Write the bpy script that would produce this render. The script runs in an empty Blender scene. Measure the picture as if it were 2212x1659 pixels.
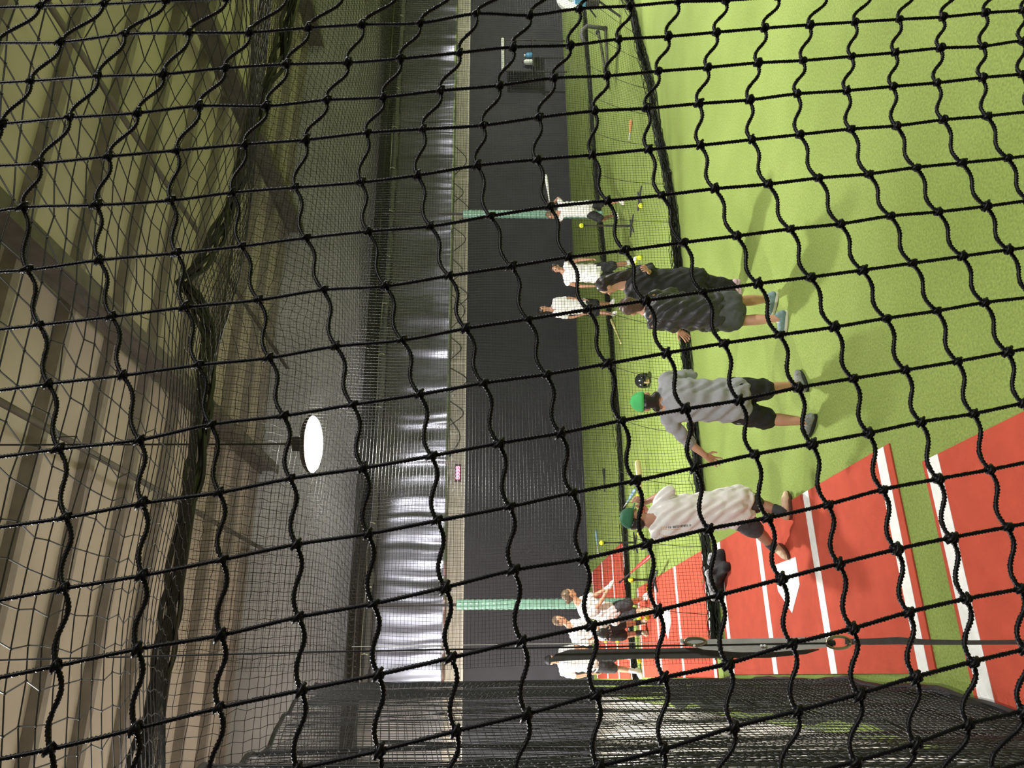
import bpy, bmesh, math, random
import numpy as np
from mathutils import Vector, Matrix
from mathutils.bvhtree import BVHTree

random.seed(7)
RNG = np.random.default_rng(7)
scene = bpy.context.scene
COL = scene.collection

# ------------------------------------------------------------------ camera
F, CAMH = 1600.0, 3.0                       # focal length in pixels (frame 2212 x 1659), eye height
YAW, PIT = math.radians(21.5), math.radians(-1.83)
FW = np.array([math.sin(YAW)*math.cos(PIT), math.cos(YAW)*math.cos(PIT), math.sin(PIT)])
RT = np.array([math.cos(YAW), -math.sin(YAW), 0.0])
UP = np.cross(RT, FW)
CAM = np.array([0.0, 0.0, CAMH])
cd = bpy.data.cameras.new('camera'); cam = bpy.data.objects.new('camera', cd); COL.objects.link(cam)
cd.sensor_fit = 'HORIZONTAL'; cd.sensor_width = 36.0; cd.lens = F/2212*36.0; cd.clip_start = 0.02; cd.clip_end = 200
# the phone was held on its side: world "down" points to the right of the picture
cam.matrix_world = Matrix(((-UP[0], RT[0], -FW[0], CAM[0]), (-UP[1], RT[1], -FW[1], CAM[1]),
                           (-UP[2], RT[2], -FW[2], CAM[2]), (0, 0, 0, 1)))
scene.camera = cam

# ------------------------------------------------------------------ world and exposure
w = bpy.data.worlds.new('world'); scene.world = w; w.use_nodes = True
w.node_tree.nodes['Background'].inputs[0].default_value = (1.0, 0.90, 0.78, 1)
w.node_tree.nodes['Background'].inputs[1].default_value = 0.085
vs = scene.view_settings
vs.view_transform = 'Standard'; vs.look = 'None'; vs.gamma = 1.0; vs.use_curve_mapping = False
vs.exposure = 0.0
LAMP_W = 900.0                               # watts of one high-bay lamp
UPFAC = 0.080                                # share of lamp power given to the added uplights
LAMPS = [                                    # x, y, z, turn about z, tilt, power factor
    (3.25, 10.70, 5.62, -0.32, -0.60, 1.50), # the lamp in the picture
    (-1.6, 4.2, 6.0, 0.0, 0.0, 0.45),
    (3.2, -1.8, 6.3, 0.0, 0.0, 0.34),
    (9.0, 4.0, 6.2, 0.0, 0.0, 0.70),
    (16.5, 9.0, 5.1, 0.0, 0.0, 1.5),  # this and the next two: unseen, added to brighten the far turf
    (25.0, 14.2, 5.1, 0.0, 0.0, 2.2),
    (-4.2, 17.0, 5.1, 0.0, 0.0, 2.0),
]

def ray(x, y):
    u = 1659-y; v = x
    return FW + RT*((u-829.5)/F) - UP*((v-1106)/F)
def floor_pt(x, y, z=0.0):
    r = ray(x, y); return CAM + r*((z-CAMH)/r[2])
def onY(x, y, Y):
    r = ray(x, y); return CAM + r*(Y/r[1])
def at_depth(x, y, d):
    return CAM + ray(x, y)*d

# ------------------------------------------------------------------ materials
MATS = {}
def mat(name, color, rough=0.7, metal=0.0, noise=0.0, nscale=20.0, bump=0.0, bscale=200.0, spec=0.5,
        col2=None, emit=None, estr=0.0, alpha=1.0, coat=0.0, stretch=None):
    if name in MATS: return MATS[name]
    m = bpy.data.materials.new(name); m.use_nodes = True; nt = m.node_tree
    b = nt.nodes['Principled BSDF']
    b.inputs['Base Color'].default_value = (*color, 1); b.inputs['Roughness'].default_value = rough
    b.inputs['Metallic'].default_value = metal; b.inputs['Specular IOR Level'].default_value = spec
    b.inputs['Alpha'].default_value = alpha; b.inputs['Coat Weight'].default_value = coat
    tc = nt.nodes.new('ShaderNodeTexCoord'); src = tc.outputs['Object']
    if stretch:
        mp = nt.nodes.new('ShaderNodeMapping'); mp.inputs['Scale'].default_value = stretch
        nt.links.new(src, mp.inputs['Vector']); src = mp.outputs['Vector']
    if noise > 0 or col2:
        n = nt.nodes.new('ShaderNodeTexNoise'); n.inputs['Scale'].default_value = nscale; n.inputs['Detail'].default_value = 6
        nt.links.new(src, n.inputs['Vector'])
        r = nt.nodes.new('ShaderNodeValToRGB')
        r.color_ramp.elements[0].position = 0.32; r.color_ramp.elements[1].position = 0.68
        c2 = col2 or tuple(min(1, c*(1+noise)) for c in color)
        c1 = color if col2 else tuple(c*(1-noise) for c in color)
        r.color_ramp.elements[0].color = (*c1, 1); r.color_ramp.elements[1].color = (*c2, 1)
        nt.links.new(n.outputs['Fac'], r.inputs['Fac']); nt.links.new(r.outputs['Color'], b.inputs['Base Color'])
    if bump > 0:
        n2 = nt.nodes.new('ShaderNodeTexNoise'); n2.inputs['Scale'].default_value = bscale; n2.inputs['Detail'].default_value = 4
        nt.links.new(src, n2.inputs['Vector'])
        bp = nt.nodes.new('ShaderNodeBump'); bp.inputs['Strength'].default_value = bump; bp.inputs['Distance'].default_value = 0.01
        nt.links.new(n2.outputs['Fac'], bp.inputs['Height']); nt.links.new(bp.outputs['Normal'], b.inputs['Normal'])
    if emit:
        b.inputs['Emission Color'].default_value = (*emit, 1); b.inputs['Emission Strength'].default_value = estr
    MATS[name] = m; return m

def turf_material():
    m = bpy.data.materials.new('turf'); m.use_nodes = True; nt = m.node_tree; b = nt.nodes['Principled BSDF']
    b.inputs['Roughness'].default_value = 0.85; b.inputs['Specular IOR Level'].default_value = 0.25
    tc = nt.nodes.new('ShaderNodeTexCoord')
    n1 = nt.nodes.new('ShaderNodeTexNoise'); n1.inputs['Scale'].default_value = 0.9; n1.inputs['Detail'].default_value = 5
    n2 = nt.nodes.new('ShaderNodeTexNoise'); n2.inputs['Scale'].default_value = 60; n2.inputs['Detail'].default_value = 6
    n3 = nt.nodes.new('ShaderNodeTexNoise'); n3.inputs['Scale'].default_value = 260; n3.inputs['Detail'].default_value = 3
    for n in (n1, n2, n3): nt.links.new(tc.outputs['Object'], n.inputs['Vector'])
    r1 = nt.nodes.new('ShaderNodeValToRGB'); r1.color_ramp.elements[0].position = .3; r1.color_ramp.elements[1].position = .7
    r1.color_ramp.elements[0].color = (0.225, 0.305, 0.070, 1); r1.color_ramp.elements[1].color = (0.285, 0.375, 0.098, 1)
    nt.links.new(n1.outputs['Fac'], r1.inputs['Fac'])
    r2 = nt.nodes.new('ShaderNodeValToRGB'); r2.color_ramp.elements[0].position = .3; r2.color_ramp.elements[1].position = .72
    r2.color_ramp.elements[0].color = (0.72, 0.74, 0.7, 1); r2.color_ramp.elements[1].color = (1.2, 1.16, 1.1, 1)
    nt.links.new(n2.outputs['Fac'], r2.inputs['Fac'])
    mx = nt.nodes.new('ShaderNodeMix'); mx.data_type = 'RGBA'; mx.blend_type = 'MULTIPLY'; mx.inputs[0].default_value = 1
    nt.links.new(r1.outputs['Color'], mx.inputs[6]); nt.links.new(r2.outputs['Color'], mx.inputs[7])
    nt.links.new(mx.outputs[2], b.inputs['Base Color'])
    bp = nt.nodes.new('ShaderNodeBump'); bp.inputs['Strength'].default_value = 0.5; bp.inputs['Distance'].default_value = 0.01
    nt.links.new(n3.outputs['Fac'], bp.inputs['Height']); nt.links.new(bp.outputs['Normal'], b.inputs['Normal'])
    return m

M_turf = turf_material()
M_red = mat('red_turf', (0.52, 0.085, 0.048), 0.9, noise=.07, nscale=6, bump=.4, bscale=300, spec=.2)
M_white = mat('white_turf', (0.86, 0.86, 0.83), 0.85, noise=.04, nscale=30, bump=.2, bscale=300, spec=.2)
M_pad = mat('black_pad', (0.027, 0.026, 0.033), 0.6, noise=.18, nscale=1.4, bump=.08, bscale=40)
M_board = mat('trim_board', (0.50, 0.45, 0.38), 0.6, noise=.25, nscale=2.5, stretch=(1, 1, 12))
M_boardedge = mat('trim_edge', (0.75, 0.70, 0.62), 0.5)
M_tarp = mat('tarp', (0.39, 0.39, 0.46), 0.36, metal=.95, bump=.3, bscale=5, spec=.5)
M_hem = mat('tarp_hem', (0.22, 0.22, 0.24), 0.5)
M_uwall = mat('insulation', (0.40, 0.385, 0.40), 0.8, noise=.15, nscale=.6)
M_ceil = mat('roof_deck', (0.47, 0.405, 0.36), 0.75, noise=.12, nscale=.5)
M_rafter = mat('rafter', (0.13, 0.115, 0.10), 0.6, noise=.2, nscale=3)
M_purlin = mat('purlin', (0.25, 0.215, 0.195), 0.6, noise=.15, nscale=3)
M_steel = mat('dark_steel', (0.06, 0.055, 0.05), 0.45, metal=.6)
M_net = mat('net_twine', (0.012, 0.012, 0.013), 0.45, spec=.45)
M_netfine = mat('net_twine_fine', (0.010, 0.010, 0.010), 0.45, spec=.45)
M_hemnet = mat('net_hem', (0.016, 0.019, 0.012), 0.8, spec=.2)
M_rope = mat('rope', (0.0035, 0.0033, 0.0042), 0.45, noise=.5, nscale=900, spec=.16)
M_conc = mat('pale_floor', (0.48, 0.44, 0.37), 0.6, noise=.22, nscale=3)
M_green = mat('green_post_pad', (0.21, 0.38, 0.29), 0.35, noise=.15, nscale=4)
M_black = mat('black_cloth', (0.012, 0.012, 0.014), 0.7, noise=.2, nscale=30)
M_char = mat('charcoal_cloth', (0.045, 0.046, 0.05), 0.7, noise=.2, nscale=25)
M_sheen = mat('dark_sport_cloth', (0.035, 0.035, 0.037), 0.42, noise=.15, nscale=20)
M_skirt = mat('slate_cloth', (0.085, 0.09, 0.098), 0.75, noise=.12, nscale=25)
M_grey = mat('grey_cloth', (0.36, 0.365, 0.39), 0.8, noise=.07, nscale=18)
M_wcloth = mat('white_cloth', (0.80, 0.78, 0.76), 0.8, noise=.04, nscale=18)
M_skin = mat('skin_light', (0.58, 0.31, 0.19), 0.5, noise=.06, nscale=12)
M_skin2 = mat('skin_tan', (0.40, 0.20, 0.12), 0.5, noise=.06, nscale=12)
M_hairb = mat('hair_brown', (0.09, 0.05, 0.03), 0.45, noise=.5, nscale=60, stretch=(6, 6, 1))
M_haird = mat('hair_dark', (0.018, 0.012, 0.010), 0.4, noise=.5, nscale=60, stretch=(6, 6, 1))
M_hairl = mat('hair_light_brown', (0.15, 0.095, 0.055), 0.45, noise=.45, nscale=60, stretch=(6, 6, 1))
M_capg = mat('cap_bright_green', (0.07, 0.52, 0.14), 0.7, noise=.08, nscale=20)
M_capd = mat('cap_dark_green', (0.02, 0.13, 0.06), 0.7, noise=.1, nscale=20)
M_shoeg = mat('shoe_grey', (0.24, 0.25, 0.24), 0.7, noise=.35, nscale=40)
M_shoet = mat('shoe_teal', (0.20, 0.30, 0.32), 0.7, noise=.15, nscale=40)
M_shoeb = mat('shoe_beige', (0.66, 0.47, 0.31), 0.7, noise=.1, nscale=30)
M_shoep = mat('shoe_pink', (0.72, 0.50, 0.58), 0.7, noise=.1, nscale=30)
M_shoew = mat('shoe_white', (0.78, 0.76, 0.72), 0.7, noise=.06, nscale=30)
M_sole = mat('sole_cream', (0.80, 0.77, 0.66), 0.6)
M_soleb = mat('sole_brown', (0.10, 0.045, 0.025), 0.6)
M_sock = mat('sock_dark', (0.05, 0.055, 0.06), 0.8)
M_sockw = mat('sock_white', (0.75, 0.74, 0.71), 0.8)
M_eye = mat('eye', (0.02, 0.015, 0.012), 0.2)
M_lip = mat('lip', (0.38, 0.13, 0.10), 0.5)
M_ball = mat('optic_ball', (0.72, 0.86, 0.03), 0.55, bump=.1, bscale=60)
M_seam = mat('ball_seam', (0.5, 0.08, 0.04), 0.6)
M_batred = mat('bat_red', (0.62, 0.06, 0.05), 0.3)
M_batwhite = mat('bat_white', (0.82, 0.82, 0.8), 0.3)
M_batyel = mat('bat_yellow', (0.75, 0.68, 0.30), 0.35)
M_batblue = mat('bat_blue', (0.30, 0.45, 0.62), 0.35)
M_batorange = mat('bat_orange', (0.75, 0.33, 0.13), 0.35)
M_grip = mat('bat_grip', (0.03, 0.03, 0.03), 0.8)
M_helm = mat('helmet_black', (0.012, 0.014, 0.015), 0.18, coat=.5)
M_tanpad = mat('tan_padding', (0.60, 0.42, 0.22), 0.8)
M_rubber = mat('rubber', (0.02, 0.02, 0.02), 0.6)
M_leather = mat('black_leather', (0.02, 0.022, 0.02), 0.5, bump=.2, bscale=80)
M_strap = mat('strap_grey', (0.50, 0.50, 0.49), 0.6, noise=.1, nscale=40)
M_strapd = mat('strap_dark', (0.085, 0.083, 0.08), 0.7, noise=.15, nscale=40)
M_brass = mat('carabiner_metal', (0.42, 0.36, 0.26), 0.3, metal=1)
M_wire = mat('white_cord', (0.75, 0.75, 0.72), 0.5)
M_zip = mat('white_tie', (0.8, 0.8, 0.78), 0.4)
M_house = mat('lamp_housing', (0.10, 0.09, 0.085), 0.5, metal=.4)
M_lens = mat('lamp_lens', (1, 1, 1), 0.4, emit=(1.0, 0.96, 0.86), estr=60)
M_led = mat('red_digits', (0.9, 0.1, 0.2), 0.4, emit=(1.0, 0.18, 0.30), estr=6)
M_ledbox = mat('timer_box', (0.10, 0.05, 0.05), 0.4)
M_blue = mat('blue_plastic', (0.10, 0.33, 0.55), 0.4)
M_wplast = mat('white_plastic', (0.82, 0.84, 0.78), 0.4)
M_ink = mat('dark_print', (0.05, 0.045, 0.04), 0.8)
M_inko = mat('orange_print', (0.75, 0.42, 0.15), 0.8)
M_pattern = mat('patterned_cloth', (0.75, 0.76, 0.78), 0.7, col2=(0.03, 0.03, 0.05), nscale=22)

# ------------------------------------------------------------------ object helpers
def tag(o, label=None, cat=None, group=None, kind=None):
    if label: o['label'] = label
    if cat: o['category'] = cat
    if group: o['group'] = group
    if kind: o['kind'] = kind
    return o
def empty(name, loc=(0, 0, 0), label=None, cat=None, group=None, parent=None, kind=None):
    o = bpy.data.objects.new(name, None); COL.objects.link(o); o.location = Vector(loc); o.empty_display_size = .1
    if parent: o.parent = parent
    return tag(o, label, cat, group, kind)
def link(name, me, m, parent=None, loc=None):
    o = bpy.data.objects.new(name, me); COL.objects.link(o)
    if m and not me.materials: me.materials.append(m)
    if loc is not None: o.location = Vector(loc)
    if parent is not None: o.parent = parent
    return o
def np_mesh(name, V, Q, smooth=False):
    V = np.asarray(V, np.float32); Q = np.asarray(Q, np.int32); k = Q.shape[1]
    me = bpy.data.meshes.new(name); me.vertices.add(len(V)); me.vertices.foreach_set('co', V.ravel())
    me.loops.add(Q.size); me.loops.foreach_set('vertex_index', Q.ravel())
    me.polygons.add(len(Q)); me.polygons.foreach_set('loop_start', np.arange(0, Q.size, k, dtype=np.int32))
    if smooth: me.polygons.foreach_set('use_smooth', np.ones(len(Q), dtype=bool))
    me.update(calc_edges=True); me.validate(); return me

class MB:
    """collects boxes, tubes, lathes and balls; build() links them as one mesh (world coordinates minus origin)"""
    def __init__(s): s.V = []; s.Fc = []
    def add(s, V, Fc):
        n = len(s.V); s.V += [tuple(map(float, v)) for v in V]; s.Fc += [tuple(i+n for i in f) for f in Fc]; return s
    def box(s, c, size, rot=None, bev=0.0):
        hx, hy, hz = [d/2 for d in size]; bm = bmesh.new(); bmesh.ops.create_cube(bm, size=1)
        for v in bm.verts: v.co = Vector((v.co.x*size[0], v.co.y*size[1], v.co.z*size[2]))
        if bev > 0: bmesh.ops.bevel(bm, geom=bm.edges[:], offset=bev, segments=2, affect='EDGES', profile=.6)
        R = rot if rot is not None else Matrix.Identity(3)
        V = [tuple(R @ v.co + Vector(c)) for v in bm.verts]; bm.verts.index_update()
        Fc = [[v.index for v in f.verts] for f in bm.faces]; bm.free(); return s.add(V, Fc)
    def tube(s, pts, r, n=8, cap=True, flat=None):
        pts = [Vector(p) for p in pts]; rs = r if hasattr(r, '__len__') else [r]*len(pts)
        V = []; Fc = []; prev = None
        for i, p in enumerate(pts):
            t = (pts[min(i+1, len(pts)-1)]-pts[max(i-1, 0)]).normalized()
            if prev is None:
                a = Vector((0, 0, 1)) if abs(t.z) < .9 else Vector((1, 0, 0)); prev = t.cross(a).normalized()
            a = (prev - t*prev.dot(t)).normalized(); prev = a; b = t.cross(a)
            for k in range(n):
                th = 2*math.pi*k/n; V.append(p + (a*math.cos(th)+b*math.sin(th)*(flat or 1))*rs[i])
        for i in range(len(pts)-1):
            for k in range(n): Fc.append((i*n+k, i*n+(k+1) % n, (i+1)*n+(k+1) % n, (i+1)*n+k))
        if cap: Fc.append(tuple(range(n-1, -1, -1))); Fc.append(tuple(range((len(pts)-1)*n, len(pts)*n)))
        return s.add(V, Fc)
    def ball(s, c, r, n=12, m=8, sc=(1, 1, 1), zmin=-1.0):
        c = Vector(c); V = []; Fc = []; t0 = math.asin(max(-1, zmin))
        for j in range(m+1):
            th = t0 + (math.pi/2-t0)*j/m
            for k in range(n):
                ph = 2*math.pi*k/n
                V.append(c+Vector((math.cos(th)*math.cos(ph)*sc[0], math.cos(th)*math.sin(ph)*sc[1], math.sin(th)*sc[2]))*r)
        for j in range(m):
            for k in range(n): Fc.append((j*n+k, j*n+(k+1) % n, (j+1)*n+(k+1) % n, (j+1)*n+k))
        return s.add(V, Fc)
    def poly(s, pts, z0, z1):
        n = len(pts); V = [(p[0], p[1], z0) for p in pts]+[(p[0], p[1], z1) for p in pts]
        Fc = [tuple(range(n-1, -1, -1)), tuple(range(n, 2*n))]+[(i, (i+1) % n, (i+1) % n+n, i+n) for i in range(n)]
        return s.add(V, Fc)
    def build(s, name, m, parent=None, origin=None, smooth=False):
        og = Vector(origin) if origin is not None else Vector((0, 0, 0))
        if parent is not None and origin is None: og = world_loc(parent)
        me = bpy.data.meshes.new(name); me.from_pydata([Vector(v)-og for v in s.V], [], s.Fc); me.update()
        bm = bmesh.new(); bm.from_mesh(me); bmesh.ops.recalc_face_normals(bm, faces=bm.faces); bm.to_mesh(me); bm.free()
        if smooth: me.polygons.foreach_set('use_smooth', [True]*len(me.polygons))
        o = link(name, me, m)
        if parent is not None: o.parent = parent; o.location = og-world_loc(parent)
        else: o.location = og
        return o
def world_loc(o):
    p = Vector(o.location)
    while o.parent: o = o.parent; p = p+Vector(o.location)
    return p

# ------------------------------------------------------------------ the setting
def struct(o): o['kind'] = 'structure'; return o
YB = 22.6
struct(MB().box((19.7, 10.0, -.05), (40.4, 25.2, .1)).build('floor', M_turf))
struct(MB().box((-5.0, 10.0, -.05), (8.98, 25.2, .1)).build('trim_1', M_conc))
struct(MB().box((16, YB+.1, 1.86), (50, .2, 3.72)).build('wall_back', M_pad))
t2 = struct(MB().box((16, YB+.08, 4.0), (50, .18, .56)).build('trim_2', M_board))
MB().box((16, YB-.025, 3.745), (50, .04, .05)).build('board_edge', M_boardedge, t2)
for k in range(18):
    MB().box((-5+2.44*k, YB-.015, 4.0), (.05, .03, .5)).build('board_joint', M_boardedge, t2)
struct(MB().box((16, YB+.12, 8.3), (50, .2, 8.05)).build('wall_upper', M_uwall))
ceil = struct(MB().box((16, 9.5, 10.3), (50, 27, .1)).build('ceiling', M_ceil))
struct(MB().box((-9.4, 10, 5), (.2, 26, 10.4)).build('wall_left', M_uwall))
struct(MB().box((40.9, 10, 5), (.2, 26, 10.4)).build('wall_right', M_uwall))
for k, y in enumerate(np.arange(-1.0, 22.5, 1.55)):
    p = MB().box((16, y, 10.14), (49.6, .09, .22)); p.box((16, y+.05, 10.05), (49.6, .16, .03)); p.build('purlin', M_purlin, ceil)
for x, wd in ((-2.6, .26), (6.0, .26), (14.6, .26), (23.2, .26)):
    p = MB().box((x, 9.5, 9.75), (.05, 26, .5)); p.box((x, 9.5, 9.5), (wd, 26, .04)); p.box((x, 9.5, 10.0), (wd, 26, .04)); p.build('rafter', M_rafter, ceil)
for x in (3.5, 9.4):
    MB().tube([(x, -3, 9.55), (x, 22.4, 9.55)], .055, 10).build('ceiling_pipe', M_rafter, ceil, smooth=True)
# beam and rail above the tarp
bm_ = struct(MB().box((16, YB-.18, 6.78), (49.6, .3, .34)).build('trim_3', M_steel))
MB().box((16, YB-.36, 6.98), (49.6, .05, .06)).build('beam_flange', M_steel, bm_)

# ------------------------------------------------------------------ batting mats
def mat_obj(label, x0, x1, y0, y1, lines, plate=None, lw=.125):
    root = empty('batting_mat', ((x0+x1)/2, (y0+y1)/2, 0), label, 'mat', 'red batting mats')
    MB().box(((x0+x1)/2, (y0+y1)/2, .007), (x1-x0, y1-y0, .014), bev=.003).build('mat_base', M_red, root)
    for y in lines:
        MB().box(((x0+x1)/2, y, .0155), (x1-x0-.004, lw, .004)).build('white_line', M_white, root)
    if plate:
        cx, cy = plate; hw = .285; s = 1.0
        P = [(cx+.26, cy-hw), (cx+.26, cy+hw), (cx, cy+hw), (cx-.24, cy), (cx, cy-hw)]
        MB().poly(P, .0135, .019).build('home_plate', M_white, root)
    return root
mat_obj('red batting mat with home plate under the man in the white shirt', -.02, 1.58, 5.22, 9.78, (5.36, 6.78, 8.17, 9.62), (.78, 7.51))
mat_obj('red mat nearest the viewer, cut off by the picture edge', -.42, 1.34, 1.2, 4.86, (4.74,), None, .15)
mat_obj('far red batting mat with home plate under the girl batting', -.06, 1.60, 10.28, 15.36, (10.36, 12.05, 13.60, 15.22), (.78, 12.9))
mat_obj('farthest red mat, seen through the second divider net', -.1, 2.75, 16.35, 21.9, (16.5, 18.1, 19.8, 21.7))

# ------------------------------------------------------------------ nets
def tubes_np(P, r, n1, n2):
    """P (k strands, m points, 3) -> triangular tubes"""
    k, m, _ = P.shape; ang = [0, 2*math.pi/3, 4*math.pi/3]
    n1 = np.asarray(n1); n2 = np.asarray(n2)
    ring = np.stack([n1*math.cos(a)*r+n2*math.sin(a)*r for a in ang])          # 3,3
    V = (P[:, :, None, :]+ring[None, None, :, :]).reshape(-1, 3)
    base = (np.arange(k)[:, None]*m+np.arange(m-1)[None, :]).ravel()*3
    Q = []
    for j in range(3):
        j2 = (j+1) % 3; Q.append(np.stack([base+j, base+j2, base+3+j2, base+3+j], 1))
    return V, np.concatenate(Q)
def net_mesh(name, S, a0, a1, b0, b1, sp, r, sega, segb, fa, fb, jitter=0.0):
    """S(a,b)->xyz arrays. strands run along b at fixed a, and along a at fixed b; fa/fb = two cross vectors for each set"""
    A = np.arange(a0, a1+1e-6, sp); B = np.arange(b0, b1+1e-6, sp)
    bb = np.linspace(b0, b1, segb+1); aa = np.linspace(a0, a1, sega+1)
    P1 = np.stack(S(A[:, None]+0*bb[None, :], bb[None, :]+0*A[:, None]), -1)
    P2 = np.stack(S(aa[None, :]+0*B[:, None], B[:, None]+0*aa[None, :]), -1)
    if jitter:
        P1 = P1+RNG.normal(0, jitter, P1.shape); P2 = P2+RNG.normal(0, jitter, P2.shape)
    V1, Q1 = tubes_np(P1, r, *fb); V2, Q2 = tubes_np(P2, r, *fa)
    return np_mesh(name, np.concatenate([V1, V2]), np.concatenate([Q1, Q2+len(V1)]))
EX, EY, EZ = np.eye(3)

def hem_tube(name, pts, r, root, seed, mat_):
    rg = np.random.default_rng(seed); pts = np.array(pts, float); d = np.r_[0, np.cumsum(np.linalg.norm(np.diff(pts, axis=0), axis=1))]
    s = np.arange(0, d[-1], .07); P = np.stack([np.interp(s, d, pts[:, i]) for i in range(3)], 1)
    P[:, 1] += .035*np.sin(s*2.3+seed)+rg.normal(0, .008, len(s)); rr = r*(.8+.35*np.abs(np.sin(s*3.1+seed))+rg.normal(0, .06, len(s)))
    P[:, 2] = rr*.55
    m = MB(); m.tube(P, list(rr*.42), 7, flat=.6)
    def walk(sc):            # smooth random wander
        return np.convolve(rg.normal(0, 1, len(s)+14), np.ones(15)/15**.5, 'valid')*sc
    for k in range(44):      # loose twine of the bunched net
        q = P.copy(); q[:, 1] += np.clip(rg.normal(0, r*.55)+walk(r*.33), -r*1.5, r*1.5); q[:, 2] = .006+np.abs(rg.uniform(0, r*.9)+walk(r*.25))*np.clip(1.1-np.abs(q[:, 1]-P[:, 1])/(r*1.6), .1, 1)
        q[:, 0] += walk(.03); m.tube(q, .0055, 3, cap=False)
    return m.build(name, mat_, root)

def wav(x, k, s): return np.sin(x*k+s)+.5*np.sin(x*k*2.3+s*1.7)

# divider between the near and the middle lane
HEM1 = [(.2, 10.03), (.87, 10.03), (1.61, 10.13), (2.78, 10.10), (3.84, 10.12), (4.96, 10.09), (6.5, 9.93), (8.0, 10.15), (10.57, 10.7), (13.24, 11.5), (17, 12.6)]
h1 = np.array(HEM1)
net1 = empty('divider_net', (8, 10.1, 0), 'black divider net behind the nearest lane, its hem bunched on the turf', 'net')
def S1(a, b):
    yh = np.interp(a, h1[:, 0], h1[:, 1]); f = np.clip(1-b/1.6, 0, 1)
    y = 10.1*(1-f)+yh*f + .05*wav(a, 1.9, .3)*(1-.6*b/7)
    return a+.02*np.sin(b*3+a), y, b+0*a
o = link('netting', net_mesh('netting', S1, .1, 17.0, .06, 6.95, .048, .0023, 110, 16, (EY, EZ), (EX, EY), .0015), M_netfine, net1, -Vector(net1.location)); o['kind'] = 'stuff'
for k, x in enumerate(np.arange(.7, 14.5, .85)):  # dark strands standing in for shadows and folds low in the net
    pts = [S1(np.array(x+.22*t*t+.05*math.sin(k)), np.array(.06+t*1.15)) for t in np.linspace(0, 1, 8)]
    MB().tube([(float(p[0]), float(p[1])-.006, float(p[2])) for p in pts], .0042, 5).build('fold_shade_cord', M_netfine, net1)
hem_tube('bunched_hem', [(p[0], p[1], 0) for p in HEM1], .12, net1, 1, M_hemnet)
MB().tube([(x, 10.12, 7.0) for x in np.arange(-3, 22, .5)], .02, 6).build('top_cable', M_steel, net1)
# divider between the middle and the far lane
HEM2 = [(-.2, 15.96), (1.9, 16.15), (4.4, 15.97), (6.67, 16.04), (9.3, 16.3), (12.56, 16.8), (18.4, 16.9), (24, 16.9)]
h2 = np.array(HEM2)
net2 = empty('divider_net', (8, 16.1, 0), 'black divider net in front of the far wall, held by green padded posts', 'net')
def S2(a, b):
    yh = np.interp(a, h2[:, 0], h2[:, 1]); return a+.02*np.sin(b*2+a), yh+.06*wav(a, 1.3, 1.1)*(b/5), b+0*a
o = link('netting', net_mesh('netting', S2, 1.4, 24.0, .05, 5.7, .05, .0021, 120, 12, (EY, EZ), (EX, EY), .0015), M_netfine, net2, -Vector(net2.location)); o['kind'] = 'stuff'
hem_tube('bunched_hem', [(p[0], p[1], 0) for p in HEM2], .10, net2, 5, M_hemnet)
MB().tube([(x, 16.15, 5.75) for x in np.arange(-1, 25, .5)], .018, 6).build('top_cable', M_steel, net2)
# overhead net of the near lane
over1 = empty('overhead_net', (5, 6, 6.0), 'wide black overhead net sagging below the roof toward the viewer', 'net')
PY = np.array([1.0, 2.5, 4.5, 6.0, 7.2, 8.6, 10.1]); PZ = np.array([4.75, 4.75, 5.02, 5.42, 5.82, 6.45, 7.10])
EXX = np.array([-6, -.9, 2.15, 3.5, 4.7, 5.35, 5.57, 5.8, 6.3, 7.3, 11.5, 24]); EZZ = np.array([7.25, 7.2, 7.11, 7.08, 7.2, 7.5, 7.72, 7.5, 7.3, 7.14, 6.55, 6.4])
def edge_z(x): return np.interp(x, EXX, EZZ)
def net_grid(name, S, A, B, r, jit, fa, fb):
    """hand-knotted net: cords in both directions meet in the same slightly uneven knots"""
    AA, BB = np.meshgrid(A, B, indexing='ij'); sp = A[1]-A[0]
    AA = AA+RNG.normal(0, jit*sp, AA.shape)+.10*sp*np.sin(BB*23); BB = BB+RNG.normal(0, jit*sp, BB.shape)
    P = np.stack(S(AA, BB), -1); V1, Q1 = tubes_np(P, r, *fb); V2, Q2 = tubes_np(P.transpose(1, 0, 2), r, *fa)
    c = P.reshape(-1, 3); kr = r*2.0                          # little knots
    oc = np.array([[1, 0, 0], [-1, 0, 0], [0, 1, 0], [0, -1, 0], [0, 0, 1], [0, 0, -1]])*kr
    V3 = (c[:, None, :]+oc[None]).reshape(-1, 3); i6 = np.arange(len(c))[:, None]*6
    T = np.array([[0, 2, 4], [2, 1, 4], [1, 3, 4], [3, 0, 4], [2, 0, 5], [1, 2, 5], [3, 1, 5], [0, 3, 5]])
    me = np_mesh(name, np.concatenate([V1, V2]), np.concatenate([Q1, Q2+len(V1)]))
    kn = np_mesh('knots', V3, (i6[:, None, :]+T[None]).reshape(-1, 3)); return me, kn
def SO1(a, b):
    sag = .12*np.sin(a*.9)+.06*np.sin(a*2.3+1); f = np.clip((b-7.0)/3.1, 0, 1)**1.5
    return a+.06*np.sin(b*1.4), b+.04*np.sin(a*2.0), np.interp(b, PY, PZ)+sag*np.clip((10.1-b)/4, 0, 1)+(edge_z(a)-7.10)*f
def put_net(me, kn, root):
    for nm, q in (('netting', me), ('knots', kn)):
        o = link(nm, q, M_net, root, -Vector(root.location)); o['kind'] = 'stuff'
put_net(*net_grid('netting', SO1, np.arange(-4, 16, .155), np.arange(1.2, 10.15, .155), .0040, .07, (EY, EZ), (EX, EZ)), over1)
edge = [SO1(np.array(x), np.array(10.1)) for x in np.arange(-4, 16, .12)]
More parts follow.
